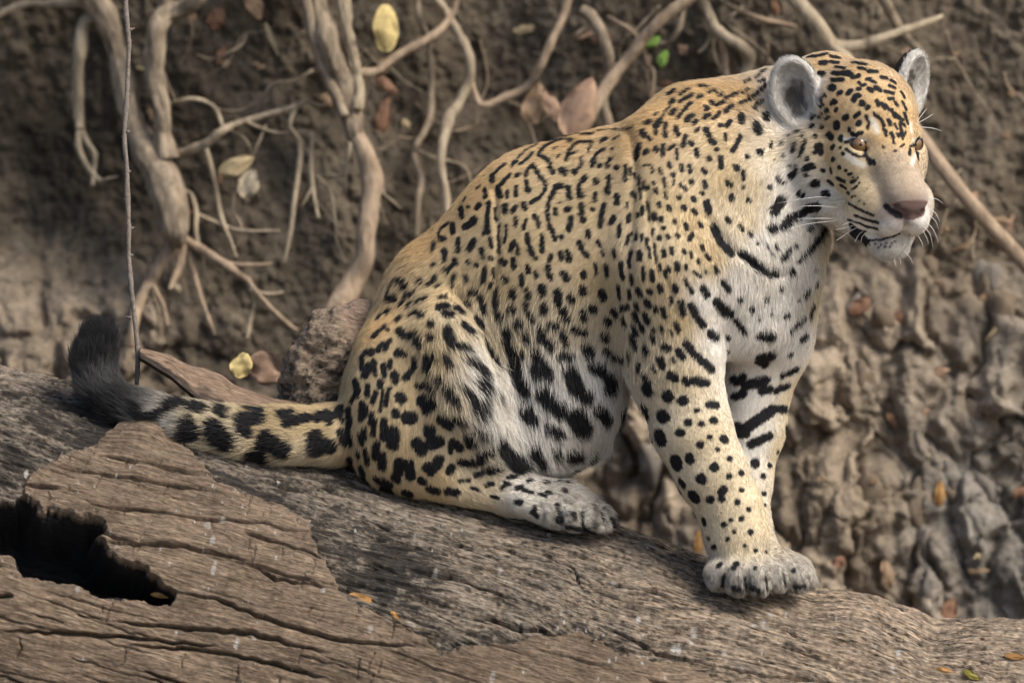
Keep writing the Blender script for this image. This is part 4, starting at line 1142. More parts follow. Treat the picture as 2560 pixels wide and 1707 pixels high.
MAIN = [[243, 1138, 332, 1160, 398, 1171, 514, 1193], [72, 1213, 166, 1227], [227, 1254, 265, 1271, 343, 1276, 497, 1293, 663, 1309, 713, 1326, 785, 1332], [453, 1470, 553, 1486, 636, 1520, 718, 1547, 829, 1580, 940, 1602, 1050, 1608],
        [343, 1597, 497, 1608, 636, 1630, 829, 1680], [636, 1404, 700, 1440, 829, 1464], [0, 1475, 60, 1481], [280, 1350, 480, 1365, 640, 1400], [130, 1170, 250, 1185, 420, 1215, 560, 1240],
        [1200, 1348, 1316, 1372, 1431, 1424, 1450, 1470, 1605, 1505], [1200, 1528, 1300, 1560, 1414, 1580], [1500, 1560, 1640, 1620, 1760, 1650], [1850, 1540, 1960, 1570, 2010, 1600], [1460, 1450, 1600, 1470, 1700, 1500],
        [900, 1290, 1000, 1330, 1130, 1360, 1250, 1400], [1030, 1420, 1160, 1450, 1290, 1500], [1700, 1640, 1900, 1680, 2080, 1700], [2010, 1530, 2140, 1545, 2240, 1570], [40, 1560, 300, 1575, 560, 1600], [620, 1330, 830, 1400], [300, 1540, 640, 1570, 830, 1620]]
for k, c in enumerate(MAIN):
    ta = [to_ta(c[i], c[i + 1]) for i in range(0, len(c), 2)]
    t0, t1 = ta[0][0], ta[-1][0]
    i0, i1 = np.searchsorted(tl, (t0, t1))
    crack(t0, t1, 0, 0, 3.0, 30, 300 + k * 3, np.interp(tl[i0:i1], [a for a, _ in ta], [b for _, b in ta]))
r4 = np.random.default_rng(77)
for k in range(230):
    t0 = r4.uniform(-300, 2700); a0 = r4.uniform(-60, 1250)
    L_ = r4.uniform(70, 420); big = r4.random() < .25
    crack(t0, t0 + L_, a0, r4.uniform(-.03, .03), 2.6 if big else 1.7, r4.uniform(12, 24) if big else r4.uniform(5, 11), 500 + k * 3)
# short checks across the grain on the outer layer
for k in range(90):
    t0 = r4.uniform(60, 1200); a0 = r4.uniform(300, 1000); L_ = r4.uniform(14, 60)
    i0, i1 = np.searchsorted(tl, (t0 - 10, t0 + 10)); j0, j1 = np.searchsorted(ph, (a0 / LOG_R, (a0 + L_) / LOG_R))
    if i1 <= i0 or j1 <= j0: continue
    tt_ = TT[i0:i1, j0:j1] - t0 - 5 * vnoise(AR[i0:i1, j0:j1] / 18, AR[i0:i1, j0:j1] * 0 + k, None, 9)
    g = np.exp(-(tt_ / 1.9) ** 2) * shell[i0:i1, j0:j1]
    hgt[i0:i1, j0:j1] -= 6 * g; crackmask[i0:i1, j0:j1] = np.maximum(crackmask[i0:i1, j0:j1], .7 * g)
logp = LC0 + TT[..., None] * LA + (LOG_R + hgt)[..., None] * (np.cos(PH)[..., None] * LP + np.sin(PH)[..., None] * LT)
# colours
n1 = fbm(TT / 180, AR / 90, None, 4, 130); n2 = fbm(TT / 40, wv / 12, None, 4, 131); n3 = fbm(TT / 14, wv / 5, None, 3, 132)
brown = np.array([.285, .213, .150]); brown2 = np.array([.205, .153, .108]); tan = np.array([.385, .300, .220]); ash = np.array([.235, .200, .160]); near_black = np.array([.030, .029, .029])
cs = brown + (brown2 - brown) * np.clip(.5 + 1.1 * n1 + .5 * n2, 0, 1)[..., None] + (tan - brown) * np.clip(n2 * 1.2 - .15, 0, .7)[..., None]
right = smooth01(base[..., 0] + 120 * n1, 1150, 2000)[..., None]
cw = ash + (tan - ash) * np.clip(.2 + n2 + .55 * right[..., 0], 0, 1)[..., None]
n4 = fbm(TT / 130, wv / 3.4, None, 3, 133); n5 = fbm(TT / 9, wv / 6, None, 2, 134)
cw = cw * np.clip(1.05 + .8 * n3 + 1.0 * n4 + .6 * n5, .15, 2.2)[..., None]
cs = cs * np.clip(1.05 + .5 * n4 + .4 * n5, .35, 1.8)[..., None]
# charred and blackened patches on the weathered wood
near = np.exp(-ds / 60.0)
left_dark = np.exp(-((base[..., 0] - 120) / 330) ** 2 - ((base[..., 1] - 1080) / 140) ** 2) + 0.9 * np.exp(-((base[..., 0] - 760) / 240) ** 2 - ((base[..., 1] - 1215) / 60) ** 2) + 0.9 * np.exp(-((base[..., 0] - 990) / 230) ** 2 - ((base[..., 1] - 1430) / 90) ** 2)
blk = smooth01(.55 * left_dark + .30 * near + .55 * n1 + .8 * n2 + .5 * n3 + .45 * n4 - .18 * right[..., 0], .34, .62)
cw = cw * (1 - .9 * blk[..., None]) + near_black * .9 * blk[..., None]
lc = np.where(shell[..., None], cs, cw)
edge = np.where(shell, np.exp(-ds / 5.0), 0)[..., None]
lc = lc * (1 - .35 * edge) + tan * .35 * edge
lc = np.where(hole[..., None], near_black * (0.75 + .5 * n2[..., None]), lc)  # dark of the hollow put into its colour as well as its depth
# droppings and lichen flecks
ctr = [(r4.uniform(0, 2650), r4.uniform(200, 900)) for _ in range(26)]
BIGW = [(1728, 1578, 9), (1722, 1600, 6), (1690, 1612, 7), (1590, 1545, 6), (1250, 1425, 7), (1530, 1455, 6), (1920, 1532, 6), (530, 1312, 9), (566, 1300, 7), (541, 1352, 8), (814, 1470, 5), (930, 1565, 6), (216, 1462, 5), (83, 1186, 5), (1090, 1430, 6), (1370, 1340, 6), (1800, 1625, 5), (2090, 1580, 5), (620, 1170, 5), (700, 1205, 5)]
for k in range(420 + len(BIGW)):
    cc_ = ctr[int(r4.integers(26))]
    t0 = cc_[0] + r4.normal(0, 120); a0 = abs(cc_[1] + r4.normal(0, 90)); r_ = r4.uniform(.9, 2.6) * (2.6 if r4.random() < .07 else 1); el = r4.uniform(.8, 3.0)
    if k >= 420:
        t0, a0 = to_ta(*BIGW[k - 420][:2]); r_ = BIGW[k - 420][2]; el = 1.6
    i0, i1 = np.searchsorted(tl, (t0 - 30, t0 + 30)); j0, j1 = np.searchsorted(ph, ((a0 - 40) / LOG_R, (a0 + 40) / LOG_R))
    if i1 <= i0 or j1 <= j0: continue
    dx = (TT[i0:i1, j0:j1] - t0) / r_; dy = (AR[i0:i1, j0:j1] - a0 - .25 * (TT[i0:i1, j0:j1] - t0)) / (r_ * el)
    g = smooth01(1.25 - np.hypot(dx, dy) + .5 * n3[i0:i1, j0:j1], 0, .5) * ~hole[i0:i1, j0:j1] * r4.uniform(.35, 1)
    lc[i0:i1, j0:j1] = lc[i0:i1, j0:j1] * (1 - g[..., None]) + np.array([.62, .60, .57]) * g[..., None]
wood_mat = attr_mat("weathered_wood", "wood", 0.82, 0.2, (0.45, 1.5, 260.0), (1.0, 330.0), (0.16, 1, 1))
for n_ in wood_mat.node_tree.nodes:
    if n_.type == 'MAPPING': n_.vector_type = 'TEXTURE'; n_.inputs["Rotation"].default_value = (0, TH, 0); n_.inputs["Scale"].default_value = (6.0, 1, 1)
nl, ml = TT.shape
idx = np.arange(nl * ml).reshape(nl, ml)
lf = np.stack([idx[:-1], idx[1:], np.roll(idx[1:], -1, 1), np.roll(idx[:-1], -1, 1)], -1).reshape(-1, 4)
e0 = LC0 + tl[0] * LA; e1 = LC0 + tl[-1] * LA
lv = np.concatenate([logp.reshape(-1, 3), e0[None] - LA * 30, e1[None] + LA * 30])
k0, k1 = nl * ml, nl * ml + 1
caps = np.concatenate([np.stack([idx[0], np.roll(idx[0], -1), np.full(ml, k0), np.full(ml, k0)], -1), np.stack([np.roll(idx[-1], -1), idx[-1], np.full(ml, k1), np.full(ml, k1)], -1)])
log = mesh_obj("fallen_log", rigid(lv), lf, wood_mat)
bm = bmesh.new(); bm.from_mesh(log.data); bm.verts.ensure_lookup_table()
for ring, c, rev in ((idx[0], k0, False), (idx[-1], k1, True)):
    for i in range(ml):
        a, b_ = int(ring[i]), int(ring[(i + 1) % ml])
        try: bm.faces.new([bm.verts[a], bm.verts[b_], bm.verts[c]] if not rev else [bm.verts[b_], bm.verts[a], bm.verts[c]])
        except ValueError: pass
bmesh.ops.recalc_face_normals(bm, faces=bm.faces)
bm.to_mesh(log.data); bm.free()
log.data.polygons.foreach_set("use_smooth", np.ones(len(log.data.polygons), bool))
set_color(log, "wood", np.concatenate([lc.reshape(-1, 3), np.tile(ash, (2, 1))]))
tag(log, "big weathered fallen log with a dark hollow, sloping under the jaguar", "log")

# lifted slab of wood behind the tail
ns, nv = 90, 22
sl_top = np.array([(349, 866), (425, 887), (510, 925), (629, 976), (778, 1015), (900, 1060)], float)
sl_bot = np.array([(352, 892), (430, 940), (500, 1000), (629, 1050), (778, 1085), (900, 1110)], float)
u = np.linspace(0, 1, ns); v = np.linspace(0, 1, nv)
kx = np.linspace(0, 1, 6)
T2 = np.stack([np.interp(u, kx, sl_top[:, i]) for i in (0, 1)], 1); B2 = np.stack([np.interp(u, kx, sl_bot[:, i]) for i in (0, 1)], 1)
PX = T2[:, None] * (1 - v)[None, :, None] + B2[:, None] * v[None, :, None]
UU, VV = np.meshgrid(u * 600, v * 110, indexing='ij')
nz = 7 * fbm(UU / 70, VV / 14, None, 4, 140) + 4 * fbm(UU / 30, VV / 6, None, 3, 141)
PX[..., 1] += 7 * vnoise(UU / 40, VV * 0, None, 143) * (1 - v)[None] 
Qf = 10 - 85 * v[None] ** 0.8 - nz
front_ = np.concatenate([PX, Qf[..., None]], -1)
back_ = front_.copy(); back_[..., 2] += 38; back_[..., 1] += 10
sv = np.concatenate([front_.reshape(-1, 3), back_.reshape(-1, 3)])
gf = grid_faces(ns, nv); n0 = ns * nv
fs = gf.tolist() + (gf[:, ::-1] + n0).tolist()
gi = np.arange(n0).reshape(ns, nv)
for ring in (gi[0], gi[-1], gi[:, 0], gi[:, -1]):
    for a, b_ in zip(ring[:-1], ring[1:]): fs.append([int(a), int(b_), int(b_) + n0, int(a) + n0])
slab = mesh_obj("lifted_splinter", rigid(sv), fs, wood_mat, log)
bm = bmesh.new(); bm.from_mesh(slab.data); bmesh.ops.recalc_face_normals(bm, faces=bm.faces); bm.to_mesh(slab.data); bm.free()
sc_ = np.array([.36, .255, .18]) * (1 + .4 * fbm(UU / 60, VV / 10, None, 4, 144))[..., None]
dk_ = smooth01(VV / 110 + .6 * fbm(UU / 50, VV / 30, None, 3, 145) - UU / 900, .35, .7)[..., None]  # near black towards the slab's lower left
sc_ = sc_ * (1 - .85 * dk_) + near_black * .85 * dk_
set_color(slab, "wood", np.concatenate([sc_.reshape(-1, 3)] * 2))

# broken branch stub
fb = Field(np.arange(640, 1040, 6.), np.arange(700, 1120, 6.), np.arange(-60, 260, 6.))
fb.cone((800, 1000, 110), (850, 850, 85), 100, 78, 20); fb.cone((850, 850, 85), (898, 790, 70), 80, 42, 20)
fb.cone((905, 1000, 110), (905, 800, 90), 70, 40, 25); fb.cone((770, 930, 80), (800, 850, 60), 58, 40, 15)
fb.ell((800, 770, 40), (44, 30, 60), k=12, op='cut')
bv, bf = fb.mesh()
bn = vert_normals(bv, bf)
if (bv[bf[:, 0]] * np.cross(bv[bf[:, 1]], bv[bf[:, 2]])).sum() < 0: bf = bf[:, ::-1].copy(); bn = -bn
roughw = 1 - smooth01(bv[:, 0] - .45 * (bv[:, 1] - 850), 850, 905)
dsp = fbm(bv[:, 0] / 26, bv[:, 1] / 18, bv[:, 2] / 26, 4, 150) * 17 + 9 * (1 - np.abs(fbm(bv[:, 0] / 12, bv[:, 1] / 9, bv[:, 2] / 12, 3, 151)))
bv = bv + bn * (dsp * (0.25 + roughw))[:, None]
stub = mesh_obj("branch_stub", rigid(bv), bf, wood_mat, log)
pk_ = np.array([.46, .33, .245]); k_ = fbm(bv[:, 0] / 30, bv[:, 1] / 22, bv[:, 2] / 30, 4, 152)
rc = np.array([.42, .325, .235]) * (1 + .5 * k_)[:, None]
bk_ = smooth01(k_ + .5 * fbm(bv[:, 0] / 8, bv[:, 1] / 8, bv[:, 2] / 8, 2, 153) + .25 * smooth01(bv[:, 1], 850, 980), .2, .5)[:, None]
rc = rc * (1 - .85 * bk_) + near_black * .85 * bk_
set_color(stub, "wood", rc * roughw[:, None] + pk_ * (1 + .25 * k_)[:, None] * (1 - roughw[:, None]))

# ------------------------------------------------------------------ roots, branches and leaves on the bank
root_mat = noise_mat("root_bark", (.120, .092, .064), (.400, .325, .235), 75, .85, .15, .7, (1, 1, .35))
pale_mat = noise_mat("pale_root", (.20, .160, .112), (.48, .40, .285), 75, .85, .15, .5, (1, 1, .35))
red_mat = noise_mat("reddish_root", (.20, .148, .10), (.45, .345, .245), 75, .85, .15, .5, (1, 1, .35))
def Z(ox, oy, sc):
    def f(*v):
        return [(ox + v[i] * sc, oy + v[i + 1] * sc, v[i + 2] * sc) for i in range(0, len(v), 3)]
    return f
A6, A9, A10 = Z(0, 0, .5102), Z(800, 0, .3827), Z(1500, 0, .4507)
SID = [0]
def root_mesh(name, pts, off, mat, parent=None, seg=None, jit=0.16, free=0):
    """a root lying off pixels in front of the bank; pts are (x, y, radius) in photograph pixels"""
    SID[0] += 1
    P, R_ = [], []
    if pts[0][1] < 5:                                   # carries on up the bank
        (x0, y0, r0), (x1, y1, _) = pts[:2]
        L_ = math.hypot(x0 - x1, y0 - y1); dx, dy = (x0 - x1) / L_, (y0 - y1) / L_
        pts = [(x0 + dx * 420 + 60 * math.sin(SID[0]), y0 + dy * 420, r0 * 1.15), (x0 + dx * 200 - 30 * math.sin(SID[0]), y0 + dy * 200, r0 * 1.1)] + list(pts)
    n = len(pts)
    for i, (x, y, r) in enumerate(pts):
        q = float(bank_large(np.array(float(x)), np.array(float(y)))) - off - r - 22 + 14 * math.sin(i * 1.7 + SID[0])
        P.append(persp(x, y, q)); R_.append(r * S * pk(q))
    big = max(r for _, _, r in pts)
    sg = seg or (36 if big > 18 else 14 if big > 8 else 7)
    vv, ff = tube(name, P, R_, mat, seg=sg, jitter=jit, sub=16 if big > 18 else 7, seed=SID[0] * 7)
    return mesh_obj(name, vv, ff, mat, parent)
def root_thing(name, label, cat, base, group=None):
    o = bpy.data.objects.new(name, None); col.objects.link(o)
    o.empty_display_size = 0.05
    q = float(bank_large(np.array(float(base[0])), np.array(float(base[1])))) - 60
    o.location = persp(base[0], base[1], q)
    tag(o, label, cat, group)
    return o
def adopt(root, kids):
    bpy.context.view_layer.update()
    for k in kids:
        k.parent = root; k.matrix_parent_inverse = root.matrix_world.inverted()

ra = root_thing("tree_root", "thick forked root hanging down the dark bank, ending in many rootlets", "root", (230, 0))
kids = [root_mesh("root_strand", A6(430, -60, 62, 520, 100, 58, 570, 250, 52, 610, 400, 54, 640, 550, 56, 700, 700, 66, 780, 850, 88, 835, 1000, 84, 860, 1130, 68, 868, 1205, 36), 110, root_mat, jit=.2),
        root_mesh("root_strand", A6(1000, -30, 36, 900, 40, 40, 820, 75, 46, 772, 140, 50, 765, 250, 48, 760, 400, 52, 785, 490, 44, 800, 560, 38, 795, 650, 42, 815, 780, 52), 130, root_mat, jit=.2),
        root_mesh("root_strand", A6(815, -40, 32, 805, 40, 34, 800, 110, 36), 125, root_mat)]
for r_ in ("860 1190 30 790 1290 32 730 1390 30 680 1490 26 655 1600 25 640 1700 20", "750 1400 14 800 1500 12 820 1600 10", "890 1200 26 880 1300 25 850 1370 18 830 1420 8", "920 1210 16 950 1330 15 980 1450 14 1020 1560 12 1050 1640 8",
           "890 1165 26 1000 1230 24 1110 1300 22 1180 1350 20 1225 1380 15", "1100 1288 14 1200 1300 11 1330 1290 4", "1215 1375 14 1290 1470 13 1400 1580 14 1460 1620 10", "1225 1420 10 1320 1440 9 1390 1430 4", "1215 1385 13 1240 1490 12 1225 1580 11 1210 1660 7",
           "900 930 12 940 960 13 960 1040 14 960 1150 12 990 1250 9 1010 1370 4", "860 760 20 1000 710 24 1080 650 20 1150 610 16 1280 570 14 1430 530 15 1500 500 12 1570 520 9 1600 510 5", "800 515 13 870 500 12 940 485 11 1010 500 11 1060 540 10 1090 620 11",
           "1450 530 13 1420 620 12 1470 700 15 1460 850 13 1440 1000 14 1420 1150 12 1390 1290 7", "1010 730 13 1050 880 12 1080 1050 14 1130 1180 10 1160 1260 5", "960 1045 8 1060 1090 10 1180 1130 10 1370 1130 5", "1190 590 9 1350 650 8 1500 640 6"):
    kids.append(root_mesh("rootlet", A6(*[float(t) for t in r_.split()]), 70, pale_mat if len(kids) > 9 else red_mat))
adopt(ra, kids)
rc_ = root_thing("dangling_root", "short pale root dangling free beside the dark hollow, split at its tip", "root", (205, 60))
adopt(rc_, [root_mesh("root_strand", A6(450, 90, 30, 410, 120, 35, 390, 250, 35, 380, 400, 33, 385, 550, 26, 392, 640, 21), 120, pale_mat),
            root_mesh("rootlet", A6(392, 630, 18, 430, 700, 15, 465, 760, 14, 460, 830, 13, 455, 910, 9), 120, pale_mat),
            root_mesh("rootlet", A6(390, 630, 18, 385, 720, 16, 430, 820, 14, 490, 885, 12, 530, 875, 8, 580, 865, 3), 118, pale_mat)])
tag(root_mesh("root", A6(-60, 110, 14, 60, 40, 20, 130, 20, 18, 250, 20, 20, 420, 10, 30), 60, pale_mat), "thin crooked root reaching out from the thick forked root across the dark hollow", "root")
rh = root_thing("tree_root", "broad bleached root with a grooved flat top, curving down behind the branch stub", "root", (800, 0))
kids = [root_mesh("root_strand", A6(1530, -60, 66, 1590, 150, 66, 1640, 300, 70, 1690, 450, 70, 1722, 560, 58, 1728, 620, 42, 1735, 680, 34), 120, root_mat, jit=.26),
        root_mesh("root_strand", A6(1675, -60, 32, 1700, 150, 30, 1730, 300, 28, 1755, 420, 26, 1750, 540, 22), 165, pale_mat, jit=.25),
        root_mesh("root_strand", A6(1480, -60, 28, 1530, 150, 28, 1580, 320, 28, 1650, 470, 26, 1690, 570, 22), 160, root_mat, jit=.25),
        root_mesh("root_strand", A6(1725, 600, 34, 1745, 660, 38, 1795, 770, 47, 1822, 880, 52, 1812, 1000, 50, 1792, 1150, 48, 1785, 1270, 52, 1735, 1370, 60, 1680, 1470, 62, 1610, 1580, 55, 1560, 1680, 50), 120, red_mat, jit=.08),
        root_mesh("rootlet", A9(900, -40, 22, 860, 90, 24, 790, 190, 26, 680, 270, 28, 550, 340, 30, 430, 420, 28, 350, 470, 30, 240, 480, 34), 120, red_mat)]
for r_ in ("1715 700 12 1680 850 11 1600 860 9", "1705 760 10 1690 850 10 1690 950 7", "1530 650 12 1525 850 12 1545 990 11 1560 1070 9", "1530 920 10 1480 1010 5", "1550 860 7 1620 940 8 1640 1080 8 1650 1180 7 1690 1290 6"):
    kids.append(root_mesh("rootlet", A6(*[float(t) for t in r_.split()]), 70, pale_mat))
adopt(rh, kids)
singles = [
 (A9(730, -40, 30, 830, 100, 32, 920, 250, 34, 975, 380, 34, 970, 530, 32, 900, 680, 34, 840, 780, 34, 800, 950, 30, 790, 1100, 28, 820, 1250, 26, 830, 1500, 24, 800, 1700, 18), pale_mat, 110, "long pale root that bows right, passing behind the jaguar's lower back"),
 (A9(1625, -40, 32, 1590, 100, 30, 1510, 280, 28, 1430, 450, 28, 1350, 570, 26, 1200, 640, 26, 1060, 690, 22, 1010, 600, 16, 988, 480, 13), red_mat, 105, "slender tan root curving in a hook that meets the bowed pale root"),
 (A9(640, -40, 25, 650, 120, 22, 700, 230, 18, 720, 400, 20, 730, 600, 22, 710, 800, 22, 640, 930, 24, 620, 1020, 24, 660, 1170, 24, 640, 1300, 24, 630, 1550, 22), root_mat, 50, "thin wavy brown root between the bleached root and the bowed pale root"),
 (A9(2460, -40, 36, 2250, 110, 36, 2130, 230, 40, 2000, 400, 42, 1880, 550, 44, 1800, 690, 48, 1700, 870, 50, 1600, 1050, 50), red_mat, 150, "straight tan branch slanting down behind the jaguar's withers beside a wide brown leaf"),
 (A9(1700, 60, 34, 1760, 100, 40, 1830, 200, 38, 1880, 350, 36, 1880, 500, 34, 1850, 650, 30, 1890, 830, 34, 1910, 1000, 34), root_mat, 80, "upright grey root crossing behind the straight tan branch"),
 (A9(1880, 110, 12, 1930, 140, 14, 2030, 200, 16, 2100, 290, 15, 2140, 420, 15, 2180, 480, 14, 2160, 680, 13, 2140, 800, 10), red_mat, 60, "thin reddish root dropping in zigzags to the jaguar's shoulder"),
 (A10(470, 20, 18, 460, 60, 18, 430, 170, 18, 380, 230, 16, 320, 240, 11), pale_mat, 130, "short bent twig hooking down beside the small green leaves"),
]
for pts, mt, off, lab in singles:
    tag(root_mesh("root", pts, off, mt), lab, "root")
rq = root_thing("tree_root", "forked tan root hanging above the jaguar's neck", "root", (1760, 0))
adopt(rq, [root_mesh("root_strand", A10(550, -40, 30, 620, 120, 32, 660, 180, 30, 780, 260, 30, 830, 320, 30, 800, 420, 25, 770, 520, 20), 100, pale_mat),
           root_mesh("rootlet", A10(655, 170, 22, 675, 240, 21, 690, 330, 22, 700, 440, 20, 705, 540, 16), 105, red_mat), root_mesh("rootlet", A10(630, 150, 14, 615, 190, 14, 590, 250, 12, 545, 292, 9), 95, pale_mat)])
rr_ = root_thing("branch", "thick grey branch slanting down to end behind the jaguar's head, with a side limb", "branch", (1980, 0))
adopt(rr_, [root_mesh("branch_limb", A10(1040, -50, 45, 1180, 110, 48, 1270, 240, 50, 1340, 300, 44, 1400, 380, 30), 140, pale_mat, jit=.1),
            root_mesh("branch_limb", A10(1310, 262, 40, 1450, 255, 30, 1570, 210, 26, 1800, 130, 20, 1900, 90, 12), 140, pale_mat, jit=.1)])
tag(root_mesh("root", A10(1550, -40, 30, 1620, 90, 30, 1690, 200, 25, 1760, 270, 20, 1820, 330, 12), 90, root_mat), "grey root slanting to the far ear of the jaguar", "root")
tag(root_mesh("root", A10(700, 20, 14, 800, 70, 16, 900, 110, 16, 1000, 130, 14, 1090, 150, 10), 60, red_mat), "thin level root lying just left of the thick grey branch", "root")
tag(root_mesh("branch", [(2270, 300, 17), (2310, 355, 18), (2420, 500, 19), (2560, 655, 20), (2700, 800, 20), (2900, 1010, 18)], 150, red_mat, jit=.07), "straight bare branch slanting down to the right from behind the jaguar's face", "branch")

# fine root hairs
r5 = np.random.default_rng(19)
for k in range(56):
    x, y = r5.uniform(330, 2540), r5.uniform(10, 640)
    if x < 500 and r5.random() < .5: continue
    n = int(r5.integers(4, 7)); a = r5.normal(math.pi / 2, .7); L_ = r5.uniform(25, 60); r0 = r5.uniform(2.0, 5.0)
    pts = []
    for i in range(n):
        pts.append((x, y, r0 * (1 - .7 * i / n))); a += r5.normal(0, .45); x += L_ * math.cos(a); y += L_ * math.sin(a)
    o = root_mesh("root_hair", pts, r5.uniform(5, 50), (pale_mat, root_mat, red_mat)[k % 3])
    tag(o, ("pale", "dark brown", "reddish tan")[k % 3] + " hair-thin root straggling over the soil of the upper bank", "root", ("pale", "dark brown", "reddish tan")[k % 3] + " hair roots on the upper bank")

# thin thorny stem standing in front of the bank
stem_pts = [(322, -420), (308, -220), (313, -40), (316, 40), (322, 105), (320, 180), (316, 260), (311, 345), (317, 420), (319, 500), (322, 575), (322, 640), (326, 700), (333, 760), (340, 830), (345, 890), (342, 962)]
P = [persp(x, y, 130 - 0.14 * y) for x, y in stem_pts]
vv, ff = tube("stem", P, [(5.6 if i % 3 else 6.8) * S for i in range(len(P))], None, seg=9, jitter=.15, sub=6, seed=4)
stem_mat = noise_mat("stem_bark", (.13, .11, .095), (.27, .235, .20), 160, .8, .2, .5)
stem = mesh_obj("thorny_stem", vv, ff, stem_mat)
tag(stem, "thin upright grey stem with small thorns rising from the log by the tail tip", "stem")
for (x, y, s) in ((322, 105, 1), (326, 75, 1), (311, 345, -1), (318, 330, 1), (316, 240, 1), (320, 430, 1), (326, 572, 1), (318, 500, -1), (324, 640, 1), (333, 790, 1), (326, 795, -1), (314, 200, 1)):
    b0 = persp(x, y, 130 - 0.14 * y)
    tv, tf = tube("thorn", [b0 - RT * s * .001, b0 + RT * s * 5 * S + UP * 2 * S, b0 + RT * s * (6 + (x * 7 + y) % 6) * S + UP * 4 * S], [5.0 * S, 3.4 * S, .8 * S], None, seg=6, sub=2)
    mesh_obj("thorn", tv, tf, stem_mat, stem)

def leaf_mat(name, c):
    c = np.array(c)
    return noise_mat(name, tuple(c * .7), tuple(np.minimum(c * 1.25, .9)), 120, .7, .25, .2)
LM = {k: leaf_mat("leaf_" + k, c) for k, c in dict(yellow=(.56, .44, .19), brown=(.27, .185, .115), pink=(.38, .25, .17), red=(.24, .135, .085), tan=(.43, .34, .20), orange=(.40, .22, .08), green=(.17, .29, .06), pale=(.38, .32, .23), olive=(.26, .22, .05)).items()}
def leaf(x, y, L_, W_, ang, colr, label, q=None, curl=.25, fold=.2, tip=.8, cat="leaf", name="dry_leaf", group=None, lean=0.0, seed=0, rag=.16, oval=False):
    """leaf blade L_ x W_ pixels, long axis at ang degrees from right, counter-clockwise"""
    n, m = 17, 9
    u = np.linspace(0, 1, n); v = np.linspace(-1, 1, m)
    U, V_ = np.meshgrid(u, v, indexing='ij')
    prof = np.power(np.clip(U, 0, 1), .55) * np.power(np.clip(1 - U, 0, 1), .75) * 2.35 if not oval else np.power(np.sin(np.pi * np.clip(U * .97 + .015, 0, 1)), .45 if tip < 1 else .9) * (1 - .15 * (U - .4))
    wob = 1 + rag * vnoise(U * 5, np.sign(V_) * 3 + seed, None, seed) + .5 * rag * vnoise(U * 11, np.sign(V_) * 3 + seed, None, seed + 2)
    X = (U - .5) * L_; Y = V_ * prof * W_ / 2 * wob
    D = curl * L_ * ((U - .5) ** 2 * 1.2 - .1) + fold * W_ * np.abs(V_) ** 1.5 * prof * .35 - .03 * W_ * np.exp(-(V_ / .12) ** 2) + .16 * W_ * vnoise(U * 4 + seed, V_ * 1.7, None, seed + 4) * (.3 + np.abs(V_)) + lean * X
    a = math.radians(ang)
    px = x + X * math.cos(a) - Y * math.sin(a); py = y - X * math.sin(a) - Y * math.cos(a)
    if q is None: q = float(bank_q(np.array(float(x)), np.array(float(y)))[0]) - .25 * W_ - 10
    f_ = np.stack([px, py, q + D], -1)
    b_ = f_ + np.array([0, 0, 1.6])
    cen = persp(x, y, q)
    k = pk(q)
    def tow(p): return cen + (RT * (p[..., 0:1] - x) - UP * (p[..., 1:2] - y) + FW * (p[..., 2:3] - q)) * S * k
    n0 = n * m
    sv = np.concatenate([tow(f_).reshape(-1, 3), tow(b_).reshape(-1, 3)])
    gf = grid_faces(n, m); gi = np.arange(n0).reshape(n, m)
    fs = gf.tolist() + (gf[:, ::-1] + n0).tolist()
    for ring in (gi[0], gi[-1], gi[:, 0], gi[:, -1]):
        for s_, t_ in zip(ring[:-1], ring[1:]): fs.append([int(s_), int(t_), int(t_) + n0, int(s_) + n0])
    o = mesh_obj(name, sv, fs, LM[colr])
    tag(o, label, cat, group)
    return o
RB = lambda x, y: float(bank_large(np.array(float(x)), np.array(float(y))))
leaf(965, 71, 118, 64, 92, "yellow", "oval yellow dead leaf hanging upright between the bleached root and the bowed root", RB(965, 71) - 190, .15, .1, seed=1, oval=True, rag=.06)
leaf(1340, 258, 110, 66, 80, "brown", "drooping brown leaf hanging from the hooked tan root", RB(1340, 258) - 175, .3, .3, seed=2)
leaf(1378, 262, 92, 38, 118, "pink", "narrow pinkish leaf hanging beside the drooping brown leaf", RB(1378, 262) - 180, .2, .3, seed=3)
leaf(1450, 268, 165, 84, 66, "pink", "large flat pinkish-brown leaf lying along the straight tan branch", RB(1450, 268) - 240, .1, .12, seed=4)
leaf(960, 290, 100, 42, 75, "red", "narrow red-brown leaf curled against the soil right of the bleached root", None, .3, .3, seed=5)
leaf(968, 214, 70, 30, -40, "red", "small reddish leaf at the joint of the bleached root and its side root", RB(968, 214) - 150, .3, .2, seed=6)
leaf(1633, 104, 46, 28, 30, "green", "small fresh green leaf at the tip of the bent twig", RB(1633, 104) - 190, .2, .1, name="green_leaf", seed=7)
leaf(1658, 146, 46, 26, 70, "green", "small green leaf below the twig's green tip", RB(1658, 146) - 185, .2, .1, name="green_leaf", seed=8)
leaf(592, 413, 100, 46, 28, "tan", "pointed tan leaf caught among the pale rootlets", RB(592, 413) - 110, .3, .2, tip=1, seed=9)
leaf(622, 459, 78, 56, 75, "pale", "broad pale leaf caught below the pointed tan leaf", RB(622, 459) - 105, .3, .2, seed=10)
leaf(541, 46, 60, 46, 60, "red", "reddish leaf lying by the top of the forked root", None, .3, .2, seed=11)
leaf(636, 14, 80, 46, -65, "brown", "brown leaf hanging near the top between two thick roots", RB(636, 14) - 100, .3, .2, seed=12)
leaf(680, 100, 95, 14, -68, "tan", "slim tan leaf stalk dangling under the brown leaf", RB(680, 100) - 100, .1, .1, tip=1, seed=13)
leaf(604, 913, 64, 50, 70, "yellow", "round yellow leaf standing behind the lifted splinter", 420, .2, .15, seed=14, oval=True)
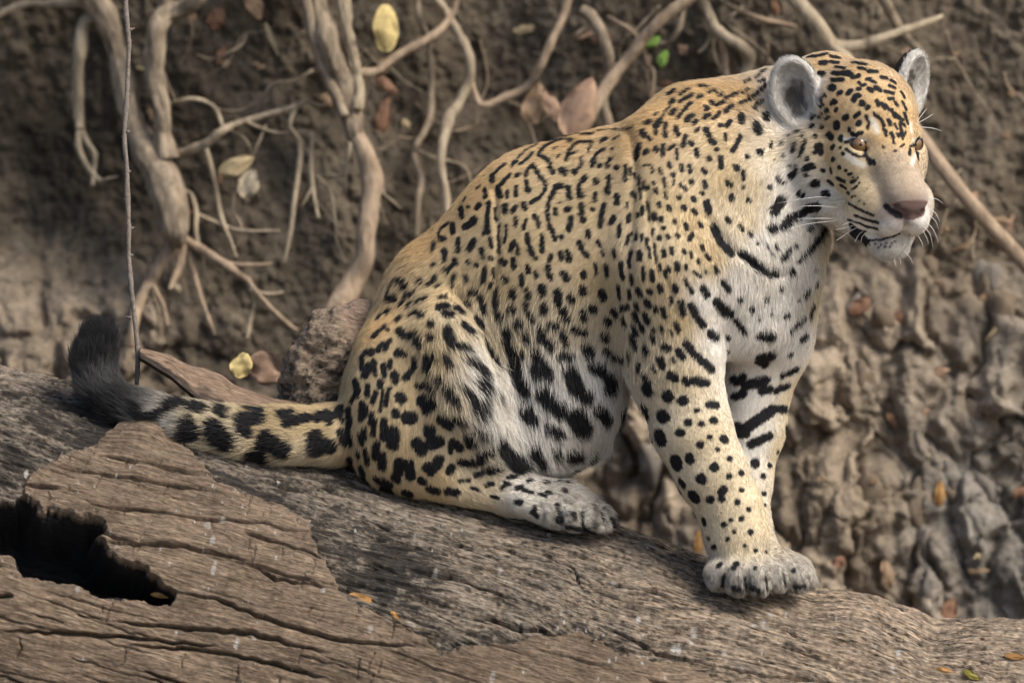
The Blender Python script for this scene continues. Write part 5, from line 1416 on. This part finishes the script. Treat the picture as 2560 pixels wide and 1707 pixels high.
leaf(664, 921, 100, 84, -30, "pink", "wide pinkish-brown leaf beside the round yellow leaf", 430, .3, .2, seed=15)
leaf(440, 716, 46, 22, -50, "pale", "small pale curled leaf at a rootlet's tip", RB(440, 716) - 90, .4, .3, seed=16)
leaf(2217, 1435, 78, 34, 100, "brown", "curled brown leaf lodged in the clay right of the front paws", None, .6, .4, seed=17)
leaf(2368, 1528, 80, 54, 60, "red", "dark red-brown leaf resting just above the log's right end", None, .4, .3, seed=18)
leaf(2420, 1568, 70, 40, 10, "pink", "pinkish leaf lying half behind the log's right end", None, .3, .2, seed=19)
leaf(2350, 1233, 70, 26, 85, "orange", "thin orange leaf stuck upright in the grey clay", None, .4, .3, seed=20)
leaf(1746, 1354, 62, 20, 85, "orange", "slim orange leaf showing between the belly and the foreleg", None, .3, .2, seed=21)
leaf(2096, 1406, 44, 30, 40, "red", "small rust-red leaf stuck in the clay behind the front paws", None, .3, .2, seed=22)
leaf(2152, 765, 64, 44, 40, "red", "rust-brown leaf stuck in the clay beside the chest", None, .3, .2, seed=23)
leaf(100, 945, 110, 30, -8, "pale", "smooth pale leaf lying behind the log's left crest", 420, .1, .1, seed=24)
def on_log(x, y, up=8):
    """depth of the log's surface at a photograph pixel"""
    h = log_bvh.ray_cast(Vector(CAM), Vector(pix_dir(x, y)))
    w = np.array(h[0]) - REF
    return (w @ FW) / S - up
bpy.context.view_layer.update()
log_bvh = BVHTree.FromObject(log, bpy.context.evaluated_depsgraph_get())
for (x, y, L_, W_, a, c, lab, sd) in ((906, 1494, 72, 22, -14, "orange", "curled orange leaf lying where bare wood meets dark wood", 30), (989, 1540, 36, 16, -45, "orange", "tiny orange leaf scrap on the log below the curled orange leaf", 31),
        (2362, 1676, 46, 18, -10, "orange", "small orange-yellow leaf on the log's right end", 32), (2428, 1687, 50, 22, -25, "olive", "dark olive leaf on the log beside the orange-yellow leaf", 33), (2540, 1640, 60, 18, -5, "orange", "bright orange leaf on the log's far right edge", 34),
        (405, 1488, 60, 14, -6, "orange", "thin orange leaf lying on the lower lip of the dark hollow", 35)):
    leaf(x, y, L_, W_, a, c, lab, on_log(x, y, 7), .35, .3, seed=sd)

# scraps of leaf litter
for k in range(64):
    cn_ = ("brown", "red", "brown", "tan", "brown", "red", "pink")[k % 7]
    x, y = r5.uniform(330, 2550), r5.uniform(0, 620)
    if k > 50: x, y = r5.uniform(2050, 2550), r5.uniform(700, 1500)
    leaf(x, y, r5.uniform(18, 60), r5.uniform(9, 24), r5.uniform(0, 180), cn_, "small %s scrap of dead leaf caught on the %s" % ({"red": "rust-red", "pink": "pinkish"}.get(cn_, cn_), "clay right of the jaguar" if k > 50 else "soil of the upper bank"),
         None, r5.uniform(.2, .6), r5.uniform(.1, .5), rag=.5, name="leaf_scrap", group="%s leaf scraps on the %s" % (cn_, "clay" if k > 50 else "upper bank"), seed=60 + k)
